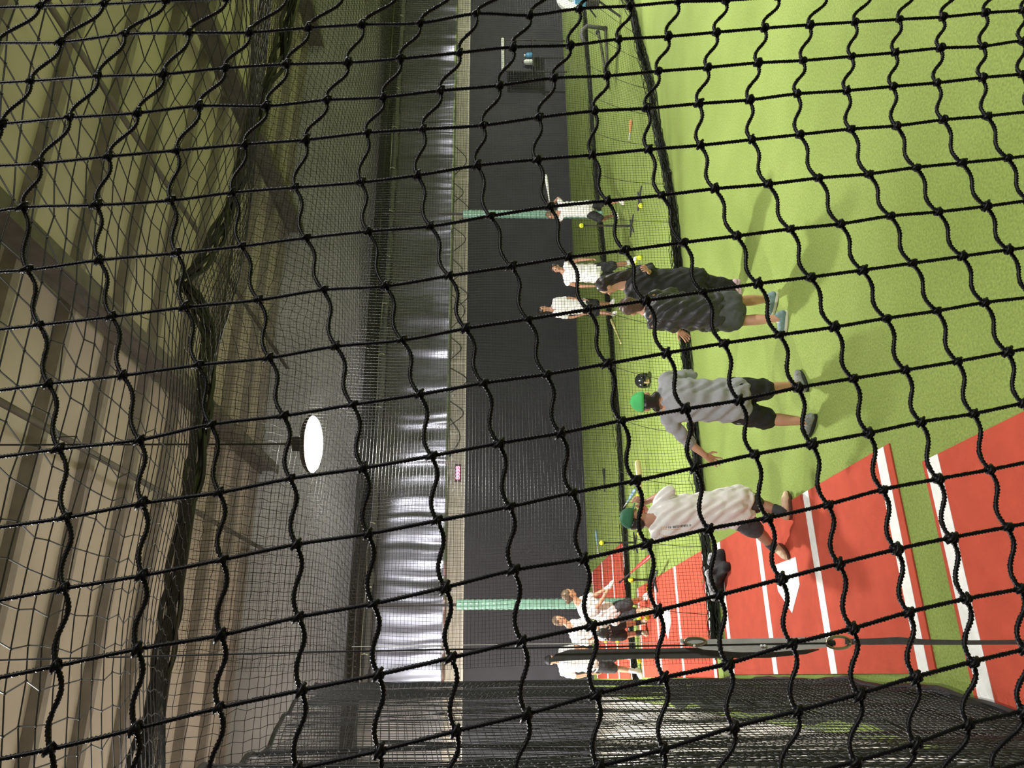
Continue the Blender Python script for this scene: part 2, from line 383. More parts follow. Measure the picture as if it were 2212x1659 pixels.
m_ = MB()
for k in range(5):
    m_.tube([(float(p[0]), float(p[1])+.05*math.sin(i*.7+k*2), float(p[2])+.09*math.sin(i*.31+k*1.6)-.02*k) for i, p in enumerate(edge)], .036, 5)
m_.build('gathered_edge', M_net, over1)
# overhead net of the middle lane, sagging low between its cables
over2 = empty('overhead_net', (6, 13, 5.8), 'black overhead net sagging around the lit lamp', 'net')
QY = np.array([10.15, 10.6, 11.2, 12.2, 13.5, 15.0, 16.2, 19, 22.2]); QZ = np.array([7.05, 6.55, 6.15, 5.80, 5.62, 5.60, 5.75, 6.1, 6.6])
def SO2(a, b):
    f = np.clip((12.5-b)/2.3, 0, 1)**1.5
    return a+.08*np.sin(b*1.1), b+.05*np.sin(a*1.7), np.interp(b, QY, QZ)+.10*np.sin(a*.8+.5)*np.clip((b-10.2)/2, 0, 1)+(edge_z(a)-7.05)*f
put_net(*net_grid('netting', SO2, np.arange(-4, 24, .13), np.arange(10.2, 22.1, .13), .0046, .05, (EY, EZ), (EX, EZ)), over2)
# side curtain at the left of the lanes
CY = np.array([1.0, 2.0, 3.0, 3.7, 4.3, 5.2, 6.5, 8.0, 10.0, 13.2]); CX = np.array([-.16, -.22, -.29, -.30, -.26, -.13, -.08, -.07, -.09, -.12])
side = empty('side_curtain_net', (-.15, 6, 0), 'dark net curtain hanging along the left side of the lanes', 'net')
def SC(off):
    def S(a, b):
        top = np.interp(a, [1.9, 13.2], [3.72, 5.5])
        return np.interp(a, CY, CX)+off+.016*wav(a, 6.0, off*90)*(.5+.6*b)+.012*np.sin(b*9+a*4), a+.03*np.sin(b*4), b*top
    return S
for off in (0.0, -.09):
    S = SC(off); A0, A1 = 1.6, 13.2
    A = np.arange(A0, A1, .048); bb = np.linspace(.008, 1, 22)
    P1 = np.stack(S(A[:, None]+0*bb, bb[None, :]+0*A[:, None]), -1)
    aa = np.arange(A0, A1, .09); B = np.linspace(.01, 1, 92)
    P2 = np.stack(S(aa[None, :]+0*B[:, None], B[:, None]+0*aa[None, :]), -1)
    V1, Q1 = tubes_np(P1, .0021, EX, EY); V2, Q2 = tubes_np(P2, .0021, EX, EZ)
    o = link('netting', np_mesh('netting', np.concatenate([V1, V2]), np.concatenate([Q1, Q2+len(V1)])), M_netfine, side, -Vector(side.location)); o['kind'] = 'stuff'
S = SC(0)
MB().tube([tuple(float(c) for c in S(np.array(a), np.array(1.0))) for a in np.arange(2.2, 13.2, .15)], .012, 6).build('top_rope', M_net, side)
MB().tube([tuple(float(c)+(.02 if i == 2 else 0) for i, c in enumerate(S(np.array(a), np.array(.004)))) for a in np.arange(1.6, 13.2, .1)], .028, 6).build('hem_rope', M_net, side)
MB().tube([tuple(float(c) for c in S(np.array(13.2), np.array(b))) for b in np.linspace(.004, 1, 20)], .012, 6).build('end_rope', M_net, side)
rgc = np.random.default_rng(9); m_ = MB()
for k in range(5):
    ys = np.arange(3.4, 13.2, .11); xs = np.interp(ys, CY, CX)-.06-.055*k+.03*np.sin(ys*(2+.4*k)+k)+np.convolve(rgc.normal(0, .03, len(ys)), np.ones(5)/5, 'same')
    m_.tube([(x, y, .035+.03*abs(math.sin(y*3+k))+.012*(k % 3)) for x, y in zip(xs, ys)], [.045+.02*math.sin(y*4.1+k*2) for y in ys], 6)
m_.build('net_pile', M_hemnet, side)
MB().tube([(-.36+.03*math.sin(z*2), 4.6, z) for z in np.linspace(.02, 3.6, 30)], .011, 6).build('lacing_rope', M_net, side)

# ------------------------------------------------------------------ green padded posts of the far divider
for lab, (x, y) in (('green padded post behind the girl batting', (1.39, 16.12)), ('green padded post behind the batter at the right', (11.25, 16.42))):
    rt = empty('padded_post', (x, y, 0), lab, 'post', 'green padded posts')
    P = [(x, y, z) for z in np.arange(0.0, 3.66, .03)]
    MB().tube(P, [.105+.006*math.sin(i*1.6) for i in range(len(P))], 14).build('pad_sleeve', M_green, rt, smooth=True)
    MB().tube([(x, y, 3.6), (x, y, 5.76)], .03, 8).build('steel_pole', M_steel, rt)

# ------------------------------------------------------------------ tarp on the far wall
tarp = empty('wall_tarp', (16, YB-.2, 4.2), 'shiny black vinyl tarp with vertical folds hung across the far wall', 'tarp')
def tarp_mesh():
    X = np.arange(-.2, 40, .05); Zs = np.linspace(4.24, 6.38, 20); rg = np.random.default_rng(3)
    fold = np.zeros_like(X)
    c = -.2
    while c < 40:
        wdt = rg.uniform(.22, .75); fold += rg.uniform(.02, .07)*np.exp(-((X-c)/(wdt*.35))**2); c += wdt
    c = -.2
    while c < 40:
        wdt = rg.uniform(.7, 1.7); fold += rg.uniform(.05, .20)*np.exp(-((X-c)/(wdt*.38))**2); c += wdt
    fold2 = np.convolve(rg.normal(0, .02, len(X)), np.ones(7)/7, 'same')
    XX, ZZ = np.meshgrid(X, Zs, indexing='ij'); f = (ZZ-4.24)/2.14
    Yv = YB-.06-(fold[:, None]*(1-.65*f)+fold2[:, None]*(1-f)*1.5)-.02*np.sin(XX*2+ZZ*2.6)*(1-f)
    sagx = XX+.03*np.sin(ZZ*3+XX)
    V = np.stack([sagx, Yv, ZZ], -1).reshape(-1, 3); n = len(Zs)
    i = (np.arange(len(X)-1)[:, None]*n+np.arange(n-1)[None, :]).ravel()
    Q = np.stack([i, i+n, i+n+1, i+1], 1); return np_mesh('tarp_sheet', V, Q, True)
ts = link('tarp_sheet', tarp_mesh(), M_tarp, tarp, -Vector(tarp.location))
sm = ts.modifiers.new('thick', 'SOLIDIFY'); sm.thickness = .006; sm.offset = 0
MB().box((19.9, YB-.095, 6.44), (40.2, .02, .16)).build('tarp_hem', M_hem, tarp)
MB().tube([(x, YB-.14, 6.60+.015*math.sin(x*2)) for x in np.arange(-.3, 40.1, .4)], .012, 6).build('tarp_cable', M_wire, tarp)
for k, x in enumerate(np.arange(.6, 38, 1.86)):
    m_ = MB().tube([(x, YB-.13, 6.42), (x+.03, YB-.17, 6.52), (x, YB-.15, 6.62)], .02, 5); m_.tube([(x, YB-.15, 6.6), (x+.05, YB-.2, 6.74)], .014, 5)
    m_.build('tie', M_zip, tarp)
cbl = empty('cable_tangle', (12, YB-.16, 3.75), 'tangle of thin black cables hanging over the trim board', 'cable')
rgc = np.random.default_rng(12)
for k in range(11):
    x0 = 6.5+1.05*k+rgc.uniform(-.2, .2); ln_ = rgc.uniform(.7, 1.3); pts = [(x0+ln_*t, YB-.15-.01*k % .05, 4.22-.50*math.sin(math.pi*t)*(.6+.4*(k % 3)/2)+.02*math.sin(9*t)) for t in np.linspace(0, 1, 14)]
    MB().tube(pts, .014, 5).build('cable', M_rubber, cbl)
# clips along the board above the padding, white standing in for their glints
CLIPS = ((762, 'clip with painted glint on the trim board farthest right of the red timer'), (838, 'clip with painted glint on the trim board, fourth to the right of the red timer'), (855, 'clip with painted glint on the trim board, third to the right of the red timer'),
         (935, 'clip with painted glint on the trim board, second to the right of the red timer'), (990, 'clip with painted glint on the trim board just right of the red timer'),
         (1041, 'clip with painted glint on the trim board just left of the red timer'), (1058, 'clip with painted glint on the trim board, second to the left of the red timer'))
for k, (y, lb_) in enumerate(CLIPS):
    p = onY(974 if k % 2 else 978, y, YB-.12)
    r_ = empty('trim_clip', p, lb_, 'clip', 'clips with painted glints along the trim board')
    MB().ball(p, .045, 10, 6, (1.5, .6, .8)).build('clip_glint', M_zip, r_, smooth=True)
    MB().box(p+np.array([0, .05, 0]), (.05, .12, .03)).build('clip_arm', M_steel, r_)
# red digital timer on the board
p = onY(989, 1022, YB-.1)
tm = empty('timer_display', p, 'small dark timer box glowing with red digits on the trim board', 'timer')
MB().box(p, (.56, .08, .22), bev=.02).build('timer_case', M_ledbox, tm)
seg = {'top': (0, .05, .07, .026), 'mid': (0, 0, .07, .026), 'bot': (0, -.05, .07, .026), 'l': (-.033, 0, .026, .10), 'r': (.033, 0, .026, .10)}
for k in range(4):
    m_ = MB()
    for s_ in ('l', 'r', 'top', 'mid', 'bot'):
        dx, dz, sx, sz = seg[s_]; m_.box(p+np.array([-.16+.107*k+dx, -.044, dz]), (sx, .008, sz))
    m_.build('digit', M_led, tm)

# ------------------------------------------------------------------ lamps
def lamp(x, y, z, rz, tilt, pw, label):
    root = empty('flood_lamp', (x, y, z), label, 'lamp', 'flood lamps over the lanes'); root.rotation_euler = (0, 0, rz)
    R = Matrix.Rotation(tilt, 3, 'X')
    def loc(v): return Vector((x, y, z))+R @ Vector(v)
    m_ = MB(); n = 28; prof = [(1.0, 0.0), (1.04, .05), (.9, .12), (.45, .16), (.2, .22)]
    V = []; Fc = []
    for j, (s_, h) in enumerate(prof):
        for k in range(n):
            a = 2*math.pi*k/n; V.append(loc((.43*s_*math.cos(a), .17*s_*math.sin(a), h)))
    for j in range(len(prof)-1):
        for k in range(n): Fc.append((j*n+k, j*n+(k+1) % n, (j+1)*n+(k+1) % n, (j+1)*n+k))
    Fc.append(tuple(range((len(prof)-1)*n, len(prof)*n))); m_.add(V, Fc); m_.build('housing', M_house, root, smooth=False)
    m_ = MB(); V = []; Fc = []
    for j in range(6):
        th = (math.pi/2)*j/5
        for k in range(n):
            a = 2*math.pi*k/n; V.append(loc((.42*math.cos(th)*math.cos(a), .16*math.cos(th)*math.sin(a), -.13*math.sin(th))))
    for j in range(5):
        for k in range(n): Fc.append((j*n+k, j*n+(k+1) % n, (j+1)*n+(k+1) % n, (j+1)*n+k))
    m_.add(V, Fc); ln = m_.build('lens', M_lens, root, smooth=True)
    m_ = MB(); m_.box(loc((0, 0, .30)), (.22, .16, .18), bev=.02); m_.build('driver_box', M_house, root)
    MB().tube([loc((0, 0, .36)), Vector((x, y, min(z+.7, 9.9))), Vector((x, y, 10.2))], .014, 6).build('hanging_rod', M_steel, root)
    if tilt:                 # wide domed lens: light goes out below and to the sides
        ld = bpy.data.lights.new('lamp_light', 'SPOT'); ld.shadow_soft_size = .15; ld.energy = LAMP_W*pw*1.7; ld.spot_size = math.radians(172); ld.spot_blend = .25
    else:
        ld = bpy.data.lights.new('lamp_light', 'AREA'); ld.shape = 'ELLIPSE'; ld.size = .8; ld.size_y = .32; ld.energy = LAMP_W*pw
    ld.color = (1.0, .985, .95)
    lo = bpy.data.objects.new('lamp_light', ld); COL.objects.link(lo); lo.parent = root; lo.location = R @ Vector((0, 0, -.32 if tilt else -.15)); lo.rotation_euler = (.62 if tilt else 0, 0, 0)
    # added uplights: brighten the roof, and the far wall at the tilted lamp
    lu = bpy.data.lights.new('added_uplight', 'AREA'); lu.shape = 'DISK'; lu.size = .3; lu.energy = LAMP_W*UPFAC*(1.8 if tilt else .40 if y < 5 else .55); lu.color = (1.0, .95, .88) if tilt else (1.0, .88, .74)
    lo = bpy.data.objects.new('added_uplight', lu); COL.objects.link(lo); lo.parent = root; lo.location = (0, .25, .20); lo.rotation_euler = (1.95 if tilt else math.pi, 0, 0)
    return root
LL = ['lit flood lamp glaring under the overhead net', 'flood lamp hung left of the near lane, above the side curtain', 'flood lamp above and behind the viewer', 'flood lamp over the near lane, right of the viewer',
      'unseen flood lamp added at the right end of the middle lane', 'unseen flood lamp added at the far right of the far lane', 'unseen flood lamp added left of the far lane beyond the curtain']
for L_, lb in zip(LAMPS, LL): lamp(*L_, lb)

# ------------------------------------------------------------------ sculpting helpers for people
def capsule(p0, p1, r0, r1, n=12, m=4):
    p0, p1 = Vector(p0), Vector(p1); d = p1-p0; L = d.length
    t = d/L if L > 1e-6 else Vector((0, 0, 1)); a = t.cross(Vector((0, 0, 1)) if abs(t.z) < .9 else Vector((1, 0, 0))).normalized(); b = t.cross(a)
    rings = [(p0, -math.cos(math.pi/2*j/m)*r0, math.sin(math.pi/2*j/m)*r0) for j in range(m+1)]
    rings += [(p1, math.sin(math.pi/2*j/m)*r1, math.cos(math.pi/2*j/m)*r1) for j in range(m+1)]
    V = []; Fc = []
    for c, dz, rr in rings:
        rr = max(rr, 1e-4)
        for k in range(n):
            th = 2*math.pi*k/n; V.append(c+t*dz+(a*math.cos(th)+b*math.sin(th))*rr)
    for j in range(len(rings)-1):
        for k in range(n): Fc.append((j*n+k, j*n+(k+1) % n, (j+1)*n+(k+1) % n, (j+1)*n+k))
    Fc.append(tuple(range(n-1, -1, -1))); Fc.append(tuple(range((len(rings)-1)*n, len(rings)*n)))
    return V, Fc
def chain(pts, rs):
    return [capsule(pts[i], pts[i+1], rs[i], rs[i+1]) for i in range(len(pts)-1)]
def ellip(c, R3, axes):
    """ellipsoid with half sizes R3 along the three axis vectors"""
    c = Vector(c); V = []; Fc = []; n, m = 14, 10
    for j in range(m+1):
        th = -math.pi/2+math.pi*j/m
        for k in range(n):
            ph = 2*math.pi*k/n; q = (max(math.cos(th), 1e-3)*math.cos(ph)*R3[0], max(math.cos(th), 1e-3)*math.sin(ph)*R3[1], math.sin(th)*R3[2])
            V.append(c+axes[0]*q[0]+axes[1]*q[1]+axes[2]*q[2])
    for j in range(m):
        for k in range(n): Fc.append((j*n+k, j*n+(k+1) % n, (j+1)*n+(k+1) % n, (j+1)*n+k))
    Fc.append(tuple(range(n-1, -1, -1))); Fc.append(tuple(range(m*n, (m+1)*n)))
    return V, Fc
def sculpt(name, prims, voxel, m, parent, smooth=4, wrinkle=0.0, wk=26.0, extra=None, cut=None):
    """fuse overlapping closed shapes into one continuous skin"""
    mb = MB()
    for V, Fc in prims: mb.add(V, Fc)
    me = bpy.data.meshes.new('tmp'); me.from_pydata(mb.V, [], mb.Fc); me.update()
    bm = bmesh.new(); bm.from_mesh(me); bmesh.ops.recalc_face_normals(bm, faces=bm.faces); bm.to_mesh(me); bm.free()
    o = bpy.data.objects.new('tmp', me); COL.objects.link(o)
    rm = o.modifiers.new('r', 'REMESH'); rm.mode = 'VOXEL'; rm.voxel_size = voxel; rm.use_smooth_shade = True
    if smooth: s_ = o.modifiers.new('s', 'SMOOTH'); s_.factor = .5; s_.iterations = smooth
    dg = bpy.context.evaluated_depsgraph_get(); me2 = bpy.data.meshes.new_from_object(o.evaluated_get(dg))
    bpy.data.objects.remove(o); bpy.data.meshes.remove(me)
    n = len(me2.vertices); P = np.empty(n*3, np.float32); me2.vertices.foreach_get('co', P); P = P.reshape(-1, 3)
    if wrinkle:
        N = np.empty(n*3, np.float32); me2.vertices.foreach_get('normal', N); N = N.reshape(-1, 3)
        q = P*wk; ph = RNG.uniform(0, 6, 4)
        f = np.sin(q[:, 2]*.8+q[:, 0]*.9+1.6*np.sin(q[:, 0]*.55+q[:, 1]*.5+ph[0])+ph[1])+.6*np.sin(q[:, 2]*.55-q[:, 1]*1.2+1.5*np.sin(q[:, 2]*.4+ph[2])+ph[3])
        P = P+N*(wrinkle*f)[:, None]
    if cut is not None:      # flatten everything below the ground
        P[:, 2] = np.maximum(P[:, 2], cut)
    og = np.array(world_loc(parent)); P = P-og
    me2.vertices.foreach_set('co', P.astype(np.float32).ravel())
    me2.polygons.foreach_set('use_smooth', [True]*len(me2.polygons)); me2.update()
    if extra:                # fingers etc. joined to the same skin
        bm = bmesh.new(); bm.from_mesh(me2)
        for V, Fc in extra:
            vs_ = [bm.verts.new(Vector(v)-Vector(og)) for v in V]
            for f in Fc:
                fc = bm.faces.new([vs_[i] for i in f]); fc.smooth = True
        bm.to_mesh(me2); bm.free()
    me2.name = name; return link(name, me2, m, parent)

def hand_prims(wrist, direc, palm_n, side, curl=.35, size=1.0, spread=.14):
    """palm plus five unequal bent fingers; side = +1 / -1 puts the thumb"""
    d = Vector(direc).normalized(); nrm = Vector(palm_n); nrm = (nrm-d*nrm.dot(d)).normalized(); s = d.cross(nrm)*side
    w_ = Vector(wrist); out = []
    for q in (-.026, -.009, .009, .026):
        out.append(capsule(w_+s*q*.6*size, w_+d*.085*size+s*q*size, .016*size, .0125*size, 8, 3))
    for q, ln, sp in ((.029, .070, 1.2), (.010, .082, .4), (-.010, .077, -.4), (-.029, .060, -1.2)):
        p = w_+d*.085*size+s*q*size; dd = (d+s*sp*spread).normalized(); bend = curl
        for j, fr in enumerate((.45, .32, .23)):
            dj = (dd*math.cos(bend)+nrm*math.sin(bend)).normalized(); p2 = p+dj*ln*fr*size
            out.append(capsule(p, p2, (.0095-.0009*j)*size, (.0088-.0010*j)*size, 7, 3)); p = p2; bend += curl*.9
    p = w_+d*.022*size+s*.026*size; t1 = (d*.55+s*.8+nrm*.25).normalized(); p2 = p+t1*.042*size
    out.append(capsule(p, p2, .0125*size, .0105*size, 7, 3)); t2_ = (d*.85+s*.35+nrm*.4).normalized()
    out.append(capsule(p2, p2+t2_*.035*size, .0103*size, .0085*size, 7, 3)); return out

CAMR = Vector(RT); CAMF = Vector((FW[0], FW[1], 0)).normalized(); ZU = Vector((0, 0, 1))
def vdir(r, d, z=0.0): return (CAMR*r+CAMF*d+ZU*z).normalized()

def shoe(pos, toe, parent, m_up, m_sole, ln=.27, tall=.09, lift=0.0, pitch=0.0):
    """shoe standing at the ankle position pos (floor point), pointing to toe"""
    t = Vector(toe); t.z = 0; t.normalize(); c = Vector((pos[0], pos[1], lift)); s = Vector((-t.y, t.x, 0))
    def q(a, b, z): return c+t*a+s*b+ZU*(z+max(0, -a+.02)*pitch)
    k = ln/.27
    pr = [capsule(q(-.05*k, 0, .052), q(.02*k, 0, .058), .040*k, .044*k), capsule(q(.02*k, 0, .055), q(.12*k, 0, .042), .044*k, .041*k),
          capsule(q(.12*k, -.012, .040), q(.165*k, -.006, .034), .038*k, .030*k), capsule(q(-.045*k, 0, .06), q(-.03*k, 0, tall), .037*k, .038*k)]
    o = sculpt('shoe', pr, .012, m_up, parent, 3)
    so = MB(); n = 20; ring = []
    for i in range(n):
        a = 2*math.pi*i/n; u = math.cos(a)*.138*k+.055*k; wv = math.sin(a)*(.046+.004*math.cos(a))*k; ring.append((u, wv))
    V = [q(u, wv, .002) for u, wv in ring]+[q(u*1.02, wv*1.05, .018) for u, wv in ring]+[q(u, wv, .030) for u, wv in ring]
    Fc = [tuple(range(n-1, -1, -1)), tuple(range(2*n, 3*n))]+[(j*n+i, j*n+(i+1) % n, (j+1)*n+(i+1) % n, (j+1)*n+i) for j in range(2) for i in range(n)]
    so.add(V, Fc); og = world_loc(parent)
    me = bpy.data.meshes.new('sole'); me.from_pydata([Vector(v)-Vector(og) for v in so.V], [], so.Fc); me.update(); link('sole', me, m_sole, o)
    lc = MB()
    for i in range(3):
        a0 = (.035+.03*i)*k; lc.tube([q(a0, -.03, .078-.012*i), q(a0+.005, 0, .100-.013*i), q(a0, .03, .078-.012*i)], .006, 5)
    me = bpy.data.meshes.new('laces'); me.from_pydata([Vector(v)-Vector(og) for v in lc.V], [], lc.Fc); me.update(); link('laces', me, m_sole, o)
    return o

def person(label, feet, J, head_face, skin, shirt, shorts, hair, shoes, cap=None, build=1.0, sleeve=.75, shorts_len=.85, vox=.016,
           socks=None, hands=(), toes=None, shirt_loose=1.0, long_pants=False, hairstyle='short', shirt_wr=.006, shirt_hem=.0, sleeveless=False, gloves=None, skirt=False, lift=(0, 0)):
    """J: joints as photo pixel + depth offset, feet: floor pixels of the two ankles"""
    fa, fb = [floor_pt(*f) for f in feet]; mid = (fa+fb)/2; z0 = float((mid-CAM) @ FW)
    root = empty('person', (mid[0], mid[1], 0), label, 'person')
    def W(j):
        q = J[j]; return Vector(at_depth(q[0], q[1], z0+(q[2] if len(q) > 2 else 0)))
    def A(f, z): 
        return Vector((f[0], f[1], z))
    k = build
    head, neck, chest, pel = W('head'), W('neck'), W('chest'), W('pelvis')
    sa, sb, ea, eb, wa, wb = W('sa'), W('sb'), W('ea'), W('eb'), W('wa'), W('wb')
    ha, hb, ka, kb = W('ha'), W('hb'), W('ka'), W('kb'); aa, ab = A(fa, .09+lift[0]), A(fb, .09+lift[1])
    hu = (head-neck).normalized(); hu = (hu+ZU*.8).normalized(); hf = Vector(head_face); hf = (hf-hu*hf.dot(hu)).normalized(); hs = hf.cross(hu)
    ab_c = chest.lerp(pel, .55); top = head+hu*.02*k
    pr = [ellip(head+hu*.02*k, (.073*k, .092*k, .105*k), (hs, hf, hu)), capsule(head-hu*.05*k+hf*.030*k, head-hu*.085*k+hf*.045*k, .058*k, .040*k),
          capsule(neck, head-hu*.06*k, .060*k, .055*k), capsule(head+hf*.088*k-hu*.005*k, head+hf*.108*k-hu*.030*k, .010*k, .016*k)]
    for s_ in (-1, 1): pr.append(ellip(head+hs*.076*k*s_-hu*.01*k, (.014*k, .022*k, .034*k), (hs, hf, hu)))
    pr += chain([neck, chest, ab_c, pel], [.075*k, .135*k, .122*k, .108*k])
    sh = sa.lerp(sb, .5); pr += chain([sa, sh, sb], [.058*k, .10*k, .058*k])
    pr += chain([chest+(sa-sh)*.45, pel+(ha-pel)*.6], [.095*k, .095*k])+chain([chest+(sb-sh)*.45, pel+(hb-pel)*.6], [.095*k, .095*k])
    pr += chain([sa, ea, wa], [.054*k, .042*k, .029*k])+chain([sb, eb, wb], [.054*k, .042*k, .029*k])
    def leg(h, kn, an):
        calf = kn.lerp(an, .32)-(kn-h).cross(CAMR).normalized()*0
        return chain([h, h.lerp(kn, .5), kn, calf, an], [.098*k, .082*k, .058*k, .060*k, .036*k])
    pr += leg(ha, ka, aa)+leg(hb, kb, ab)
    pr += [capsule(pel, ha, .106*k, .096*k), capsule(pel, hb, .106*k, .096*k)]
    ex = []
    for hd in hands: ex += hand_prims(*[W(hd[0]) if isinstance(hd[0], str) else hd[0]], *hd[1:])
    body = sculpt('body', pr, vox, skin, root, 3, extra=ex)
    body['label'] = 'bare skin of head, arms and legs'
    # face
    for s_ in (-1, 1):
        e = MB(); e.ball(head+hf*.086*k+hs*.031*k*s_+hu*.018*k, .011*k, 8, 6); e.build('eye', M_eye, root, smooth=True)
    mo = MB(); mo.tube([head+hf*.084*k-hu*.058*k+hs*.024*k*(i-1) + hf*(.006 if i == 1 else 0) for i in range(3)], .0065*k, 6); mo.build('mouth', M_lip, root)
    # shirt
    def fr(a, b, f): return a.lerp(b, f)
    L = shirt_loose; ee = sleeve
    hemp = pel+(pel-chest).normalized()*(.05+shirt_hem)*k
    sp = chain([neck.lerp(sh, .55), chest, ab_c, hemp], [.082*k, .155*k*L, .155*k*L, .165*k*L])
    sp += chain([chest+(sa-sh)*.52, ab_c+(ha-pel)*.8, hemp+(ha-pel)*.85], [.108*k*L, .116*k*L, .130*k*L])
    sp += chain([chest+(sb-sh)*.52, ab_c+(hb-pel)*.8, hemp+(hb-pel)*.85], [.108*k*L, .116*k*L, .130*k*L])
    sp += chain([sa, sh, sb], [.068*k, .112*k, .068*k])
    sp += [capsule(pel, pel+(ha-pel)*.75, .150*k*L, .140*k*L), capsule(pel, pel+(hb-pel)*.75, .150*k*L, .140*k*L)]
    if not sleeveless:
        for s0, e0, w0 in ((sa, ea, wa), (sb, eb, wb)):
            if ee <= 1: sp += chain([s0, fr(s0, e0, ee*.6), fr(s0, e0, ee)], [.070*k, .070*k*L, .066*k*L])
            else: sp += chain([s0, e0, fr(e0, w0, ee-1)], [.070*k, .060*k, .048*k])
    so_ = sculpt('shirt', sp, vox*.95, shirt, root, 4, shirt_wr, 52)
    # shorts or trousers
    if skirt:
        sp = chain([pel, pel.lerp(ka.lerp(kb, .5), shorts_len)], [.15*k, .17*k])+chain([ha, ha.lerp(ka, shorts_len)], [.12*k, .125*k])+chain([hb, hb.lerp(kb, shorts_len)], [.12*k, .125*k])
    else:
        sp = [capsule(pel, pel-(chest-pel)*.08, .118*k, .12*k), capsule(pel, ha, .118*k, .112*k), capsule(pel, hb, .118*k, .112*k)]
        for h0, k0, a0 in ((ha, ka, aa), (hb, kb, ab)):
            if long_pants: sp += chain([h0, k0, k0.lerp(a0, .93)], [.115*k, .088*k, .075*k])
            else: sp += chain([h0, h0.lerp(k0, shorts_len*.55), h0.lerp(k0, shorts_len)], [.118*k, .112*k, .104*k])
    sculpt('trousers' if long_pants else ('skirt' if skirt else 'shorts'), sp, vox*.95, shorts, root, 3, .005, 48)
    # socks
    if socks:
        for a0, k0 in ((aa, ka), (ab, kb)): sculpt('sock', chain([a0-ZU*.03, a0, a0.lerp(k0, .28)], [.044*k, .046*k, .054*k]), vox*.8, socks, root, 2)
    # shoes
    tz = toes or (vdir(.3, 1), vdir(-.3, 1))
    shoe(fa, tz[0], root, shoes[0], shoes[1], .275*k, lift=lift[0]); shoe(fb, tz[1], root, shoes[0], shoes[1], .275*k, lift=lift[1])
    # hair
    hp = [ellip(head+hu*.045*k-hf*.028*k, (.094*k, .104*k, .106*k), (hs, hf, hu)), capsule(head-hf*.05*k, head-hf*.058*k-hu*.055*k, .070*k, .058*k)]
    if hairstyle == 'long':
        b0 = head-hf*.06*k; hp += chain([b0, b0-hu*.10*k-hf*.03, neck-hf*.10+ZU*-.10, neck-hf*.12-ZU*.30], [.075*k, .075*k, .085*k, .05*k])
    if hairstyle == 'pony':
        b0 = head-hf*.09*k+hu*.02; hp += chain([b0, b0-hf*.07-hu*.03, b0-hf*.08-hu*.17], [.035*k, .038*k, .02*k])
    if hairstyle == 'bun':
        hp.append(capsule(head-hf*.12*k-hu*.02, head-hf*.13*k-hu*.03, .05*k, .05*k))
    if hairstyle == 'curl':
        for i in range(16):
            a = i*2.4; c_ = head-hf*(.06+.02*math.sin(i))*k-hu*(.045+.05*(i % 4)/3)*k+hs*(.065*math.sin(a))*k; hp.append(capsule(c_, c_+hs*.01, .026*k, .024*k))
    if cap is None or hairstyle in ('curl', 'short', 'long'):
        keep = hp if cap is None else hp[1:]
        # keep the face clear
        sculpt('hair', keep, vox*.85, hair, root, 2, .003, 60)
    if cap:
        mcap, brim, tilt = cap; cu = (hu*math.cos(tilt)-hf*math.sin(tilt)).normalized(); cf = hs.cross(cu)*-1; cf = (hf-cu*hf.dot(cu)).normalized()
        V = []; Fc = []; n, mm = 20, 7; cc = head+hu*.03*k
        for j in range(mm+1):
            th = -.12+(math.pi/2+.12)*j/mm
            for i in range(n):
                ph = 2*math.pi*i/n; V.append(cc+(hs*math.cos(ph)*.094+cf*math.sin(ph)*.112)*k*max(math.cos(th), .01)+cu*math.sin(th)*.108*k)
        for j in range(mm):
            for i in range(n): Fc.append((j*n+i, j*n+(i+1) % n, (j+1)*n+(i+1) % n, (j+1)*n+i))
        c_ = MB().add(V, Fc); co = c_.build('cap', mcap, root, smooth=True); sm_ = co.modifiers.new('t', 'SOLIDIFY'); sm_.thickness = .004
        bf = cf*brim; bs = hs; V = []; Fc = []; n = 12
        for i in range(n+1):
            ph = math.pi*i/n; r0 = cc+bs*math.cos(ph)*.088*k+bf*math.sin(ph)*.105*k-cu*.004; r1 = cc+bs*math.cos(ph)*.082*k+bf*(math.sin(ph)*.185)*k-cu*(.012+.012*math.sin(ph)); V += [r0, r1]
        for i in range(n): Fc.append((2*i, 2*i+1, 2*i+3, 2*i+2))
        og = world_loc(root); me = bpy.data.meshes.new('brim'); me.from_pydata([Vector(v)-og for v in V], [], Fc); me.update(); bo = link('brim', me, mcap, co); sm_ = bo.modifiers.new('t', 'SOLIDIFY'); sm_.thickness = .006
        bt = MB().ball(cc+cu*.109*k, .010, 8, 5); me = bpy.data.meshes.new('button'); me.from_pydata([Vector(v)-og for v in bt.V], [], bt.Fc); link('button', me, mcap, co)
    if gloves:
        for j, m_ in gloves:
            q = W(j); e0 = W('ea' if j == 'wa' else 'eb'); d_ = (q-e0).normalized()
            sculpt('batting_glove', [capsule(q-d_*.03, q+d_*.05, .040*k, .046*k), capsule(q+d_*.05, q+d_*.085, .046*k, .036*k)], vox*.8, m_, root, 2)
    return root, W, so_

# ------------------------------------------------------------------ people
AWAY = vdir(0, 1); TOWARD = vdir(0, -1)
